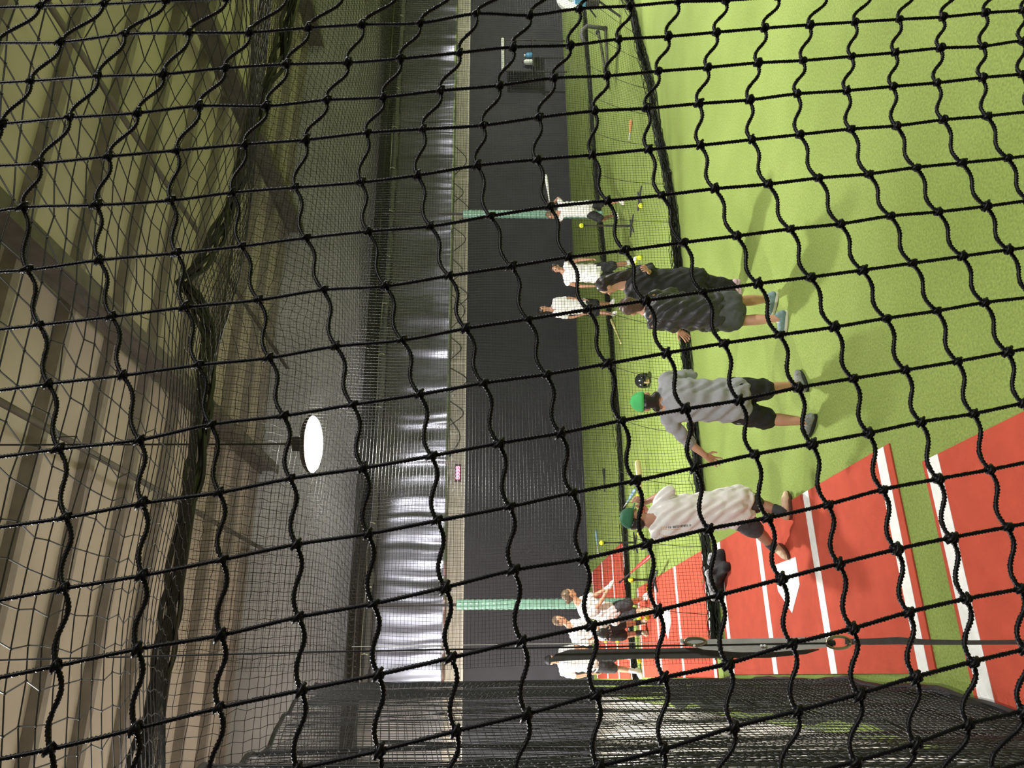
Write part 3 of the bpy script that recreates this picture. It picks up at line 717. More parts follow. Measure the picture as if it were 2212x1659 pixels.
# man in the grey shirt, seen from behind, left arm held out
person('man in grey t-shirt and bright green cap seen from behind, left hand held out', ((1742, 832), (1760, 910)),
    dict(head=(1394, 868), neck=(1426, 868), chest=(1462, 864), pelvis=(1572, 864), sa=(1440, 820, .03), sb=(1444, 908, 0), ea=(1492, 812, .18), wa=(1486, 835, .42),
         eb=(1490, 958, .06), wb=(1524, 984, .02), ha=(1588, 842), hb=(1588, 888), ka=(1655, 842, .02), kb=(1660, 905, .02)),
    AWAY, M_skin, M_grey, M_black, M_haird, (M_shoeg, M_rubber), cap=(M_capg, 1, -.15), build=1.02, vox=.012, sleeve=1.05, hairstyle='curl', shirt_loose=1.0,
    hands=(('wb', vdir(-.42, .1, -.75), vdir(.3, -1, .2), -1, .22, 1.0, .25), ('wa', vdir(0, 1, .1), vdir(-1, 0, 0), 1, .5)), toes=(vdir(.75, .8), vdir(-.85, .7)), shirt_wr=.008, shorts_len=.92)
# man in the white shirt with dark green cap
R2, W2, shirt2 = person('man in white t-shirt and dark green cap standing on the red mat with a bat', ((1712, 1104), (1694, 1184)),
    dict(head=(1368, 1120), neck=(1402, 1126), chest=(1442, 1114), pelvis=(1562, 1096), sa=(1424, 1086, .05), sb=(1418, 1152, -.03), ea=(1446, 1060, .02), wa=(1392, 1086, .26),
         eb=(1446, 1150, .28), wb=(1398, 1106, .38), ha=(1586, 1078), hb=(1586, 1114), ka=(1640, 1090, .03), kb=(1638, 1148, .03)),
    vdir(.75, .65, -.1), M_skin2, M_wcloth, M_char, M_haird, (M_shoeb, M_soleb), lift=(.016, .016), cap=(M_capd, 1, -.1), build=1.0, vox=.012, sleeve=.9, socks=M_sock,
    hands=(('wa', vdir(.35, .3, .75), vdir(-.5, .6, 0), 1, .6), ('wb', vdir(.6, .2, .6), vdir(.3, -.5, .3), -1, .6)), toes=(vdir(.9, .25), vdir(-.25, -.9)), shirt_wr=.008, shorts_len=.8, shirt_loose=1.10, shirt_hem=.03)
# person in black t-shirt
person('person in loose black t-shirt and slate shorts with teal shoes, seen from behind', ((1678, 646), (1700, 688)),
    dict(head=(1366, 664), neck=(1394, 668), chest=(1428, 672), pelvis=(1520, 672), sa=(1408, 642, .0), sb=(1412, 698, -.02), ea=(1455, 634, .12), wa=(1420, 634, .30),
         eb=(1458, 706, -.02), wb=(1466, 714, .14), ha=(1534, 656), hb=(1534, 690), ka=(1606, 650, .02), kb=(1612, 692, .02)),
    vdir(-.3, .9, -.25), M_skin, M_sheen, M_skirt, M_hairb, (M_shoet, M_sole), build=.97, vox=.012, sleeve=1.05, hairstyle='short', shirt_loose=1.12, shirt_wr=.010,
    hands=(('wb', vdir(-.5, .2, -.7), vdir(-.3, -.8, .2), 1, .5),), toes=(vdir(-.75, .45), vdir(-.9, .25)), shorts_len=.62, skirt=True)
# woman with long dark hair, all in black
person('woman with long dark hair dressed all in black with pink shoes', ((1596, 616), (1600, 634)),
    dict(head=(1312, 618), neck=(1342, 614), chest=(1378, 612), pelvis=(1466, 612), sa=(1360, 590), sb=(1362, 636), ea=(1405, 578, .0), wa=(1402, 588, -.20),
         eb=(1412, 640, .10), wb=(1390, 634, .30), ha=(1480, 600), hb=(1480, 626), ka=(1538, 610), kb=(1540, 630)),
    vdir(-.85, .25, -.15), M_skin, M_black, M_black, M_haird, (M_shoep, M_shoep), build=.95, vox=.012, sleeve=1.75, hairstyle='long', long_pants=True, shirt_loose=1.1, shirt_hem=.12,
    hands=(('wa', vdir(.2, -.5, .3), vdir(0, -.3, .9), -1, .5),), toes=(vdir(-.6, .5), vdir(-.8, .2)))
# batter at the right holding a white bat behind the head
R5, W5, _ = person('batter at the right swinging a white bat up behind the head', ((1346, 434), (1334, 464)),
    dict(head=(1192, 464), neck=(1206, 460), chest=(1222, 452), pelvis=(1262, 450), sa=(1212, 440), sb=(1214, 466), ea=(1206, 428, .18), wa=(1190, 444, .12),
         eb=(1208, 480, .16), wb=(1188, 452, .15), ha=(1270, 443), hb=(1270, 459), ka=(1302, 440), kb=(1300, 474)),
    vdir(-.9, -.2), M_skin2, M_wcloth, M_black, M_hairl, (M_shoew, M_sole), build=.93, vox=.018, hairstyle='bun', sleeve=.5, toes=(vdir(-.5, -.7), vdir(-.6, -.7)),
    hands=(('wa', vdir(.3, 0, .6), vdir(0, -1, 0), 1, .9), ('wb', vdir(.3, 0, .6), vdir(0, -1, 0), 1, .9)))
# two players in white between the posts
person('player in white sleeveless shirt and black shorts standing behind the woman in black', ((1374, 566), (1378, 592)),
    dict(head=(1202, 580), neck=(1217, 586), chest=(1234, 590), pelvis=(1280, 590), sa=(1224, 570), sb=(1226, 611), ea=(1252, 561), wa=(1272, 560, -.05),
         eb=(1254, 618), wb=(1284, 618, -.05), ha=(1286, 580), hb=(1286, 600), ka=(1330, 573), kb=(1332, 598)),
    vdir(-.2, -.9), M_skin2, M_wcloth, M_black, M_haird, (M_shoew, M_ball), build=.95, vox=.018, hairstyle='bun', sleeveless=True, toes=(vdir(.4, -.8), vdir(-.4, -.8)),
    hands=(('wa', vdir(.1, 0, -.9), vdir(-1, 0, 0), 1, .4), ('wb', vdir(-.1, 0, -.9), vdir(1, 0, 0), -1, .4)), socks=M_sockw)
person('player in white t-shirt and dark shorts left of the others against the black wall', ((1326, 656), (1330, 678)),
    dict(head=(1174, 668), neck=(1192, 668), chest=(1208, 663), pelvis=(1252, 662), sa=(1199, 649), sb=(1201, 680), ea=(1230, 644), wa=(1258, 648, -.1),
         eb=(1234, 686), wb=(1266, 678, -.1), ha=(1258, 654), hb=(1258, 671), ka=(1292, 655), kb=(1294, 675)),
    vdir(.6, -.7), M_skin2, M_wcloth, M_black, M_haird, (M_shoew, M_sole), build=.95, vox=.018, hairstyle='short', sleeve=.7, toes=(vdir(.5, -.8), vdir(.2, -.9)),
    hands=(('wa', vdir(.1, 0, -.9), vdir(-1, 0, 0), 1, .4), ('wb', vdir(-.1, 0, -.9), vdir(1, 0, 0), -1, .4)))
# girl batting on the far mat and the two beside her
person('girl in white t-shirt leaning into a swing with a red bat on the far mat', ((1400, 1292), (1424, 1314)),
    dict(head=(1230, 1284), neck=(1247, 1300), chest=(1264, 1310), pelvis=(1312, 1326), sa=(1256, 1296, .05), sb=(1262, 1334, -.05), ea=(1288, 1284, .02), wa=(1312, 1270, -.05),
         eb=(1294, 1306, -.16), wb=(1318, 1266, -.12), ha=(1324, 1316), hb=(1324, 1336), ka=(1362, 1302), kb=(1376, 1322)),
    vdir(.85, .1, -.35), M_skin, M_wcloth, M_char, M_hairl, (M_shoew, M_sole), lift=(.018, .018), build=.98, vox=.016, hairstyle='bun', sleeve=.7, toes=(vdir(.6, -.6), vdir(.5, -.8)),
    gloves=(('wa', M_wcloth), ('wb', M_wcloth)))
person('player in white t-shirt holding a black glove just behind the girl batting', ((1396, 1344), (1398, 1366)),
    dict(head=(1210, 1340), neck=(1229, 1350), chest=(1246, 1362), pelvis=(1298, 1362), sa=(1238, 1346), sb=(1242, 1384), ea=(1272, 1342, -.05), wa=(1292, 1358, -.22),
         eb=(1276, 1388, -.08), wb=(1292, 1372, -.26), ha=(1306, 1352), hb=(1306, 1371), ka=(1350, 1348), kb=(1352, 1372)),
    vdir(.75, -.5, -.1), M_skin, M_wcloth, M_black, M_hairl, (M_shoeb, M_sole), lift=(.018, .018), build=1.0, vox=.016, hairstyle='short', sleeve=.75, toes=(vdir(.5, -.7), vdir(.1, -.9)), socks=M_sock)
person('player in white t-shirt at the left, half hidden behind the hanging strap', ((1376, 1418), (1384, 1450)),
    dict(head=(1190, 1426), neck=(1207, 1428), chest=(1224, 1428), pelvis=(1270, 1428), sa=(1214, 1404), sb=(1216, 1453), ea=(1246, 1398), wa=(1276, 1406, -.08),
         eb=(1248, 1462), wb=(1284, 1454, -.05), ha=(1280, 1418), hb=(1280, 1440), ka=(1330, 1420), kb=(1332, 1444)),
    vdir(.3, -.9), M_skin, M_wcloth, M_char, M_hairb, (M_shoew, M_sole), build=1.0, vox=.018, cap=(M_black, 1, 0), sleeve=.7, toes=(vdir(.3, -.8), vdir(-.3, -.8)), socks=M_sockw,
    hands=(('wa', vdir(.1, 0, -.9), vdir(-1, 0, 0), 1, .4), ('wb', vdir(-.1, 0, -.9), vdir(1, 0, 0), -1, .4)))

# small printed marks on the back of the white shirt (too small to read in the photograph)
def shirt_marks():
    og = world_loc(R2); me = shirt2.data
    bvh = BVHTree.FromPolygons([Vector(v.co)+og for v in me.vertices], [tuple(p.vertices) for p in me.polygons])
    def hit(x, y):
        d = Vector(ray(x, y)).normalized(); loc, nrm, i, dist = bvh.ray_cast(Vector(CAM), d)
        return (loc, nrm, d) if loc is not None else None
    def stroke(m, x0, y0, x1, y1, r):
        a, b = hit(x0, y0), hit(x1, y1)
        if a and b: m.tube([a[0]-a[2]*.002, (a[0]+b[0])/2-a[2]*.003, b[0]-b[2]*.002], r, 4)
    rg = random.Random(4); ink = MB(); x = 1444.0
    while x < 1491:
        yb = 1139.5-(x-1444)*.105; g = rg.choice((0, 1, 2, 3))
        if rg.random() > .14:
            stroke(ink, x, yb-2.6, x, yb+2.2, .0019)
            if g != 1: stroke(ink, x, yb-2.2 if g == 0 else yb+1.8, x+1.8, yb-2.2 if g == 0 else yb+1.8, .0017)
            if g > 1: stroke(ink, x+1.8, yb-2.4, x+1.8, yb+2.0, .0017)
        x += 3.3
    if ink.V:
        o = ink.build('printed_marks', M_ink, R2); o['label'] = 'small dark print on the shirt back'
    orange = MB()
    for x in (1427, 1432, 1437):
        stroke(orange, x, 1138.5, x+3, 1138.5, .0022); stroke(orange, x+3, 1138.5, x, 1143.5, .0022); stroke(orange, x, 1143.5, x+3.2, 1143.5, .0022)
    for x in range(1442, 1472, 6): stroke(orange, x, 1144.5-(x-1442)*.06, x+5, 1144.3-(x-1442)*.06, .0016)
    if orange.V:
        o = orange.build('printed_emblem', M_inko, R2); o['label'] = 'small orange emblem on the shirt back'
shirt_marks()

# ------------------------------------------------------------------ bats, balls, tees, helmet and glove
def bat(label, p0, p1, m_barrel, m_handle=None, length=None):
    p0, p1 = Vector(p0), Vector(p1); d = (p1-p0).normalized(); L = length or (p1-p0).length
    root = empty('bat', p0, label, 'bat')
    prof = [(0.36, .014), (.5, .017), (.62, .026), (.74, .032), (.95, .033), (.985, .028), (1, .012)]
    MB().tube([p0+d*L*s for s, r in prof], [r for s, r in prof], 12).build('barrel', m_barrel, root, smooth=True)
    MB().tube([p0+d*L*s for s in (.02, .2, .37)], [.0135, .0125, .0145], 10).build('handle', m_handle or M_grip, root, smooth=True)
    MB().tube([p0+d*L*s for s in (0, .008, .025)], [.016, .024, .014], 10).build('knob', m_handle or M_grip, root, smooth=True)
    return root
def dp(x, y, Y): return onY(x, y, Y)
zr = 13.42
bat('red bat held by the girl in the white t-shirt', floor_pt(1338, 1258, .62), floor_pt(1409, 1197, .30), M_batred)
bat('white bat held up by the batter at the right', W5('wb')-CAMR*.06-ZU*.02, W5('wb')+(Vector(at_depth(1180, 382, 16.2))-Vector(at_depth(1188, 448, 16.2))).normalized()*.80, M_batwhite, M_batwhite)
w2 = W2('wb'); dpt = float((np.array(w2)-CAM) @ FW)
bat('red bat with pale yellow tip held by the man in the white shirt', at_depth(1390, 1112, dpt-.02), at_depth(1377, 994, dpt+.12), M_batyel, M_batred)
bat('pale blue bat lying on the turf beyond the man in the white shirt', floor_pt(1345, 1100, .035), floor_pt(1372, 1057, .035), M_batblue, M_batwhite)
bat('orange and white bat lying on the turf at the right of the middle lane', floor_pt(1359, 302, .035), floor_pt(1363, 259, .035), M_batorange, M_batwhite)
bat('pale yellow bat lying on the turf left of the person in black t-shirt', floor_pt(1341, 742, .035), floor_pt(1320, 690, .035), M_batyel, M_batyel)
bat('blue and white bat lying by the foot of the black wall', floor_pt(1292, 1196, .035), floor_pt(1287, 1146, .035), M_batblue, M_batwhite)
bat('dark bat lying beyond the hem of the second divider net', floor_pt(1306, 1062, .035), floor_pt(1304, 1012, .035), M_grip, M_grip)

def ball(label, c, group='yellow practice balls'):
    root = empty('ball', c, label, 'ball', group)
    MB().ball(c, .049, 14, 10).build('cover', M_ball, root, smooth=True)
    m_ = MB(); c = Vector(c)
    for s_ in (-1, 1):
        pts = [c+Vector((s_*(.028+.012*math.cos(2*t)), .0, 0))+Vector((0, math.cos(t), math.sin(t)))*(.0495**2-(.028+.012*math.cos(2*t))**2)**.5 for t in np.linspace(0, 2*math.pi, 20)]
        m_.tube(pts, .0022, 4)
    m_.build('seam', M_seam, root)
def tee(label, foot, h):
    f = Vector((foot[0], foot[1], .014 if foot[0] < 1.6 and 10.28 < foot[1] < 15.36 else 0)); root = empty('batting_tee', f, label, 'tee', 'batting tees')
    MB().tube([f+ZU*.02, f+ZU*h*.55], .022, 8).build('stem', M_rubber, root); MB().tube([f+ZU*h*.55, f+ZU*(h-.06)], .016, 8).build('inner_stem', M_steel, root)
    MB().tube([f+ZU*(h-.08), f+ZU*(h-.03), f+ZU*h], [.018, .022, .034], 10).build('cup', M_rubber, root)
    for a in (0, 1, 2, 3):
        d_ = Vector((math.cos(a*math.pi/2+.5), math.sin(a*math.pi/2+.5), 0)); MB().tube([f+ZU*.03, f+d_*.26+ZU*.014], [.02, .014], 6).build('foot', M_rubber, root)
    ft = f+ZU*(h+.044); return ft
tp = tee('batting tee standing near the batter at the right', floor_pt(1366, 488), 1.02); ball('yellow ball resting on the tee near the batter at the right', tp)
tp = tee('batting tee standing left of the green capped head', floor_pt(1374, 1172), .66); ball('yellow ball resting on the tee behind the man in the white shirt', tp)
tp = tee('batting tee in front of the girl batting', floor_pt(1418, 1252), .40); ball('yellow ball on the low tee in front of the girl batting', tp)
tp = tee('low tripod tee lying empty on the turf below the batter', floor_pt(1376, 492, .0)+np.array([.35, -.5, 0]), .22)
BL = [((1384, 444), 'yellow ball on the turf by the feet of the batter at the right'), ((1382, 556), 'yellow ball by the shoe of the player in sleeveless shirt'),
      ((1380, 1140), 'yellow ball on the turf just right of another, by the white shoulder'), ((1383, 1153), 'yellow ball on the turf at the collar of the white shirt'),
      ((1378, 1072), 'yellow ball beside the red bat on the turf'), ((1404, 1273), 'yellow ball on the mat edge in front of the girl batting'), ((1400, 1334), 'yellow ball between the feet of the girl batting'),
      ((1383, 1336), 'yellow ball just behind the girl batting'), ((1310, 1387), 'yellow ball beyond the divider net, upper of two by the glove'), ((1336, 1387), 'yellow ball beyond the divider net, lower of two by the glove'),
      ((1322, 1428), 'yellow ball beside the strap near the left player'), ((1381, 1427), 'yellow ball at the left player\'s feet')]
def on_mat(p): return -.1 < p[0] < 2.75 and (5.2 < p[1] < 9.8 or 10.28 < p[1] < 15.36 or 16.35 < p[1] < 21.9)
for (x, y), lb in BL:
    p = floor_pt(x, y, .049); p[2] += .018 if on_mat(p) else 0; ball(lb, p)

hp_ = floor_pt(1404, 822); hc = Vector((hp_[0], hp_[1], .02))
hr = empty('batting_helmet', hc, 'black batting helmet with tan padding lying on the turf beyond the green cap', 'helmet')
V = []; Fc = []; n, mm = 22, 9
for j in range(mm+1):
    th = -.55+(math.pi/2+.55)*j/mm
    for i in range(n):
        ph = 2*math.pi*i/n; V.append(hc+Vector((math.cos(ph)*.145*math.cos(th), math.sin(ph)*.165*math.cos(th), .10+.165*math.sin(th))))
for j in range(mm):
    for i in range(n):
        ph = 2*math.pi*(i+.5)/n
        if j < 3 and abs(math.sin(ph)+.9) < .55: continue       # face opening
        Fc.append((j*n+i, j*n+(i+1) % n, (j+1)*n+(i+1) % n, (j+1)*n+i))
ho = MB().add(V, Fc).build('shell', M_helm, hr, smooth=True); s_ = ho.modifiers.new('t', 'SOLIDIFY'); s_.thickness = .012
MB().ball(hc+Vector((.148, 0, .075)), .022, 10, 6, (.4, 1, 1)).build('ear_hole_ring', M_wplast, hr, smooth=True)
MB().box(hc+Vector((-.06, -.125, .07)), (.09, .03, .10), bev=.012).build('padding', M_tanpad, hr)
V = []; Fc = []
for i in range(9):
    a = math.pi*(i/8)-math.pi; V += [hc+Vector((math.cos(a)*.12, math.sin(a)*.15, .12)), hc+Vector((math.cos(a)*.115, math.sin(a)*.22, .105))]
for i in range(8): Fc.append((2*i, 2*i+1, 2*i+3, 2*i+2))
bo = MB().add(V, Fc).build('brim', M_helm, hr); s_ = bo.modifiers.new('t', 'SOLIDIFY'); s_.thickness = .01
# glove held by the player behind the girl
g0 = Vector(at_depth(1303, 1368, float((floor_pt(1397, 1355)-CAM) @ FW)-.30))
gr = empty('baseball_glove', g0, 'black leather baseball glove held at the waist by the player behind the girl', 'glove')
sculpt('palm', [ellip(g0, (.10, .055, .10), (CAMR, CAMF, ZU)), capsule(g0+ZU*.06, g0+ZU*.10, .06, .05)], .014, M_leather, gr, 2)
for i in range(5):
    a = -.9+.45*i; d_ = CAMR*math.sin(a)-ZU*math.cos(a); sculpt('glove_finger', [capsule(g0+d_*.07, g0+d_*.15-CAMF*.02, .030, .022)], .010, M_leather, gr, 1)
# dark sports bag dropped on the near divider hem
b0 = floor_pt(1566, 1236); b1 = floor_pt(1566, 1200); b2 = floor_pt(1562, 1292)
bg = empty('dropped_jacket', (b0[0], b0[1], 0), 'dark jacket with blue and white pattern dropped on the net hem', 'jacket')
sculpt('jacket_body', [capsule(Vector(b1)+ZU*.07, Vector(b0)+ZU*.09, .08, .11), capsule(Vector(b0)+ZU*.09, Vector(b2)+ZU*.06, .11, .06), capsule(Vector(floor_pt(1578, 1222))+ZU*.06, Vector(b0)+ZU*.08, .06, .09)], .016, M_black, bg, 2, .012, 30, cut=.016)
sculpt('jacket_lining', [capsule(Vector(floor_pt(1560, 1240))+ZU*.16, Vector(floor_pt(1560, 1292))+ZU*.10, .06, .05), capsule(Vector(floor_pt(1560, 1202))+ZU*.13, Vector(floor_pt(1560, 1216))+ZU*.14, .045, .05)], .014, M_pattern, bg, 2, .008, 40, cut=.016)

# ------------------------------------------------------------------ equipment at the right end
f0 = floor_pt(1345, -22)
pm = empty('pitching_machine', (f0[0], f0[1], 0), 'white and blue pitching machine on a tripod at the picture edge', 'machine')
c0 = Vector(at_depth(1228, -4, float((f0-CAM) @ FW)))
MB().tube([c0+CAMF*-.06, c0+CAMF*.06], .26, 24).build('wheel', M_wplast, pm); MB().tube([c0+CAMF*-.09, c0+CAMF*.09], .07, 12).build('hub', M_steel, pm)
MB().box(c0-ZU*.26, (.34, .30, .26), bev=.03).build('motor_box', M_blue, pm)
MB().box(c0-ZU*.52+CAMR*-.05, (.22, .22, .34), bev=.02).build('control_box', M_steel, pm)
for a in (0, 2.1, 4.2):
    MB().tube([c0-ZU*.6, Vector((f0[0]+.55*math.cos(a+.4), f0[1]+.55*math.sin(a+.4), .02))], .025, 8).build('leg', M_rubber, pm)
MB().tube([c0-ZU*.3, c0-ZU*.62-CAMR*.42], .018, 6).build('lever', M_rubber, pm)
# low tubular ball cart
q0, q1 = floor_pt(1312, 62), floor_pt(1318, 190)
ct = empty('ball_cart', (q0[0], q0[1], 0), 'low grey tubular frame with an arched handle on the far turf at right', 'frame')
d0 = float((q0-CAM) @ FW)
hp0 = [Vector((q0[0], q0[1], .03)), Vector(at_depth(1268, 56, d0)), Vector(at_depth(1259, 64, d0)), Vector(at_depth(1256, 76, d0)), Vector(at_depth(1262, 92, d0-.1))]
MB().tube(hp0, .05, 10).build('handle', M_strapd, ct, smooth=True)
MB().tube([Vector((q0[0], q0[1], .05)), Vector((q1[0], q1[1], .05))], .03, 8).build('rail', M_steel, ct)
q2 = floor_pt(1296, 70); MB().tube([Vector((q2[0], q2[1], .05)), Vector((q1[0], q1[1], .05))], .025, 8).build('rail', M_steel, ct)
for q in (q0, q2): MB().tube([Vector((q[0], q[1], .06))-CAMF*.03, Vector((q[0], q[1], .06))+CAMF*.03], .058, 12).build('wheel', M_rubber, ct)
# dark equipment cabinet by the wall
e0 = floor_pt(1236, 120); ex0 = np.array([e0[0], 21.9, 0])
cb = empty('equipment_stand', ex0, 'tall dark equipment stand with a pale top rail against the black wall', 'stand')
za = float(onY(1086, 120, 21.9)[2]); xa = float(onY(1086, 154, 21.9)[0]); xb = float(onY(1084, 86, 21.9)[0])
MB().tube([(xa, 21.85, za), (xb, 21.85, za)], .06, 8).build('top_rail', M_wplast, cb)
for x in (xa, xb): MB().tube([(x, 21.9, 0), (x, 21.88, za)], .035, 8).build('upright', M_steel, cb)
MB().box(((xa+xb)/2, 21.95, za-.62), (abs(xb-xa)-.1, .12, 1.0), bev=.02).build('panel', M_pad, cb)
sz = za-1.15
MB().box(((xa+xb)/2, 21.8, sz), (abs(xb-xa)+.05, .4, .04)).build('shelf', M_steel, cb)
for lb, xo, m_, hh in (('white jug on the shelf of the equipment stand', .30, M_wplast, .42), ('blue bottle on the shelf of the equipment stand', .62, M_blue, .34)):
    c_ = Vector((xa+xo, 21.72, sz+.02)); jr = empty('jug' if m_ is M_wplast else 'bottle', c_, lb, 'jug' if m_ is M_wplast else 'bottle')
    MB().tube([c_, c_+ZU*.02, c_+ZU*hh*.6, c_+ZU*hh*.78, c_+ZU*hh*.82], [.09, .105, .105, .05, .04], 14).build('body', m_, jr, smooth=True)
    MB().tube([c_+ZU*hh*.82, c_+ZU*hh*.95], .042, 12).build('lid', M_steel if m_ is M_wplast else M_wplast, jr)

# ------------------------------------------------------------------ hanging strap and its cords, close to the viewer
SY = 2.35
def sp_(x, y, dy=0): return Vector(onY(x, y, SY+dy))
st = empty('hanging_strap', sp_(2212, 1386), 'grey webbing strap with carabiners hanging at the left in front of the red mats', 'strap')
def ribbon(name, spine, m_, off=0.0):
    V = []; Fc = []
    for x, y, hw in spine:
        a, b = sp_(x, y-hw, off), sp_(x, y+hw, off); V += [a, b]
    for i in range(len(spine)-1): Fc.append((2*i, 2*i+1, 2*i+3, 2*i+2))
    o = MB().add(V, Fc).build(name, m_, st); s_ = o.modifiers.new('t', 'SOLIDIFY'); s_.thickness = .004; return o
ribbon('upper_strap', [(1186, 1428, 2), (1200, 1421, 8), (1230, 1415, 12), (1300, 1413, 11), (1400, 1412, 11), (1480, 1411, 12), (1560, 1411, 11), (1660, 1412, 9), (1740, 1408, 5), (1768, 1403, 1)], M_strapd, .03)
ribbon('lower_strap', [(1470, 1384, 4), (1520, 1392, 11), (1600, 1394, 15), (1680, 1393, 15), (1740, 1390, 13), (1800, 1388, 9)], M_strap)
ribbon('tail_strap', [(1826, 1386, 6), (1880, 1386, 7), (1940, 1384, 8), (2000, 1387, 6), (2100, 1388, 5), (2212, 1387, 5), (2420, 1387, 5)], M_strapd)
for x in (1500, 1556, 1645, 1652):
    MB().ball(sp_(x, 1395, -.004), .0045, 10, 6).build('rivet', M_zip, st, smooth=True)
for x0, x1, y0 in ((1478, 1524, 1386), (1785, 1838, 1388)):
    c_ = sp_((x0+x1)/2, y0); hl = (x1-x0)/2; pts = [sp_((x0+x1)/2+hl*math.cos(a), y0+13*math.sin(a)*(1.0 if x0 > 1600 else .6)) for a in np.linspace(0, 2*math.pi, 26)]
    MB().tube(pts, .0045, 8).build('carabiner', M_brass, st, smooth=True)
MB().tube([sp_(-500, 1433), sp_(0, 1426), sp_(700, 1408), sp_(1300, 1397), sp_(1800, 1389)], .0028, 6).build('black_cord', M_net, st)
MB().tube([sp_(1796, 1389)-ZU*.01, sp_(1796, 1389)+ZU*.012], .008, 8).build('cord_knot', M_net, st)
MB().tube([sp_(760, 1397, .05), sp_(1100, 1392, .05), sp_(1480, 1387, .05)], .0013, 6).build('white_cord', M_wire, st)

# ------------------------------------------------------------------ the near net the viewer looks through
ROWS = [  # photo pixels of the knots along every upright cord; first number: index of the first knot
 (-2, [(1567,1),(1463,4),(1360,13),(1250,19),(1144,33),(1028,30),(906,50),(782,53),(666,60),(539,70),(407,71),(269,74),(130,91)]),
 (5, [(2208,23),(2128,28),(2035,37),(1942,42),(1846,48),(1748,54),(1651,61),(1546,70),(1442,79),(1335,85),(1230,98),(1108,102),(992,114),(864,127),(751,135),(619,139),(485,147),(353,160),(211,165),(66,175)]),
 (5, [(2208,88),(2123,100),(2031,104),(1933,114),(1839,122),(1734,131),(1636,136),(1527,146),(1421,154),(1310,164),(1195,169),(1078,185),(951,196),(827,210),(705,216),(575,229),(429,229),(297,244),(150,254),(3,267)]),
 (5, [(2206,161),(2121,168),(2023,179),(1928,187),(1828,196),(1721,203),(1618,216),(1509,224),(1396,234),(1284,240),(1163,254),(1043,271),(913,279),(791,287),(659,302),(528,312),(381,325),(234,338),(84,353)]),
 (4, [(2131,251),(2037,259),(1935,272),(1837,279),(1726,291),(1623,302),(1512,314),(1400,323),(1278,335),(1158,345),(1030,358),(901,379),(779,394),(637,405),(501,416),(368,433),(208,443),(48,448)]),
 (4, [(2176,342),(2077,352),(1978,362),(1875,376),(1767,385),(1658,398),(1543,408),(1428,422),(1311,434),(1186,447),(1058,467),(929,489),(794,500),(659,514),(521,532),(381,547),(213,562),(58,583)]),
 (3, [(2129,446),(2025,458),(1923,467),(1814,484),(1706,495),(1590,510),(1475,524),(1348,541),(1227,556),(1104,576),(969,596),(832,618),(697,626),(558,648),(399,664),(241,684),(84,702)]),
 (3, [(2177,540),(2077,554),(1970,569),(1862,584),(1749,599),(1636,613),(1517,631),(1393,650),(1269,669),(1139,690),(1005,710),(868,735),(725,748),(580,773),(427,789),(265,811),(104,829)]),
 (2, [(2125,654),(2023,672),(1913,688),(1801,707),(1683,724),(1562,742),(1438,763),(1311,786),(1179,809),(1043,828),(906,852),(761,874),(612,898),(455,917),(300,950),(127,970)]),
 (2, [(2175,761),(2067,781),(1954,800),(1841,818),(1722,838),(1595,865),(1479,884),(1341,909),(1209,936),(1076,958),(931,985),(784,1011),(626,1034),(473,1064),(307,1087),(142,1118)]),
 (2, [(2208,872),(2102,894),(1988,912),(1875,936),(1752,959),(1628,982),(1499,1011),(1371,1039),(1235,1065),(1100,1095),(943,1125),(794,1153),(639,1176),(479,1209),(307,1243),(138,1271)]),
 (1, [(2137,1015),(2025,1035),(1905,1058),(1787,1090),(1657,1119),(1529,1143),(1396,1175),(1259,1207),(1108,1232),(960,1269),(805,1304),(644,1333),(476,1372),(296,1402),(122,1438)]),
 (1, [(2175,1139),(2053,1162),(1935,1187),(1811,1218),(1686,1251),(1552,1286),(1420,1319),(1276,1352),(1126,1385),(973,1421),(816,1457),(650,1491),(473,1529),(293,1574),(108,1618)]),
 (1, [(2203,1272),(2086,1294),(1961,1323),(1840,1358),(1709,1391),(1570,1434),(1433,1464),(1285,1500),(1136,1543),(984,1579),(818,1621)]),
 (1, [(2212,1403),(2100,1430),(1976,1463),(1853,1500),(1721,1536),(1584,1571),(1432,1619),(1291,1656)]),
 (1, [(2209,1536),(2090,1565),(1975,1607),(1846,1645)]),
]
NY = 0.55
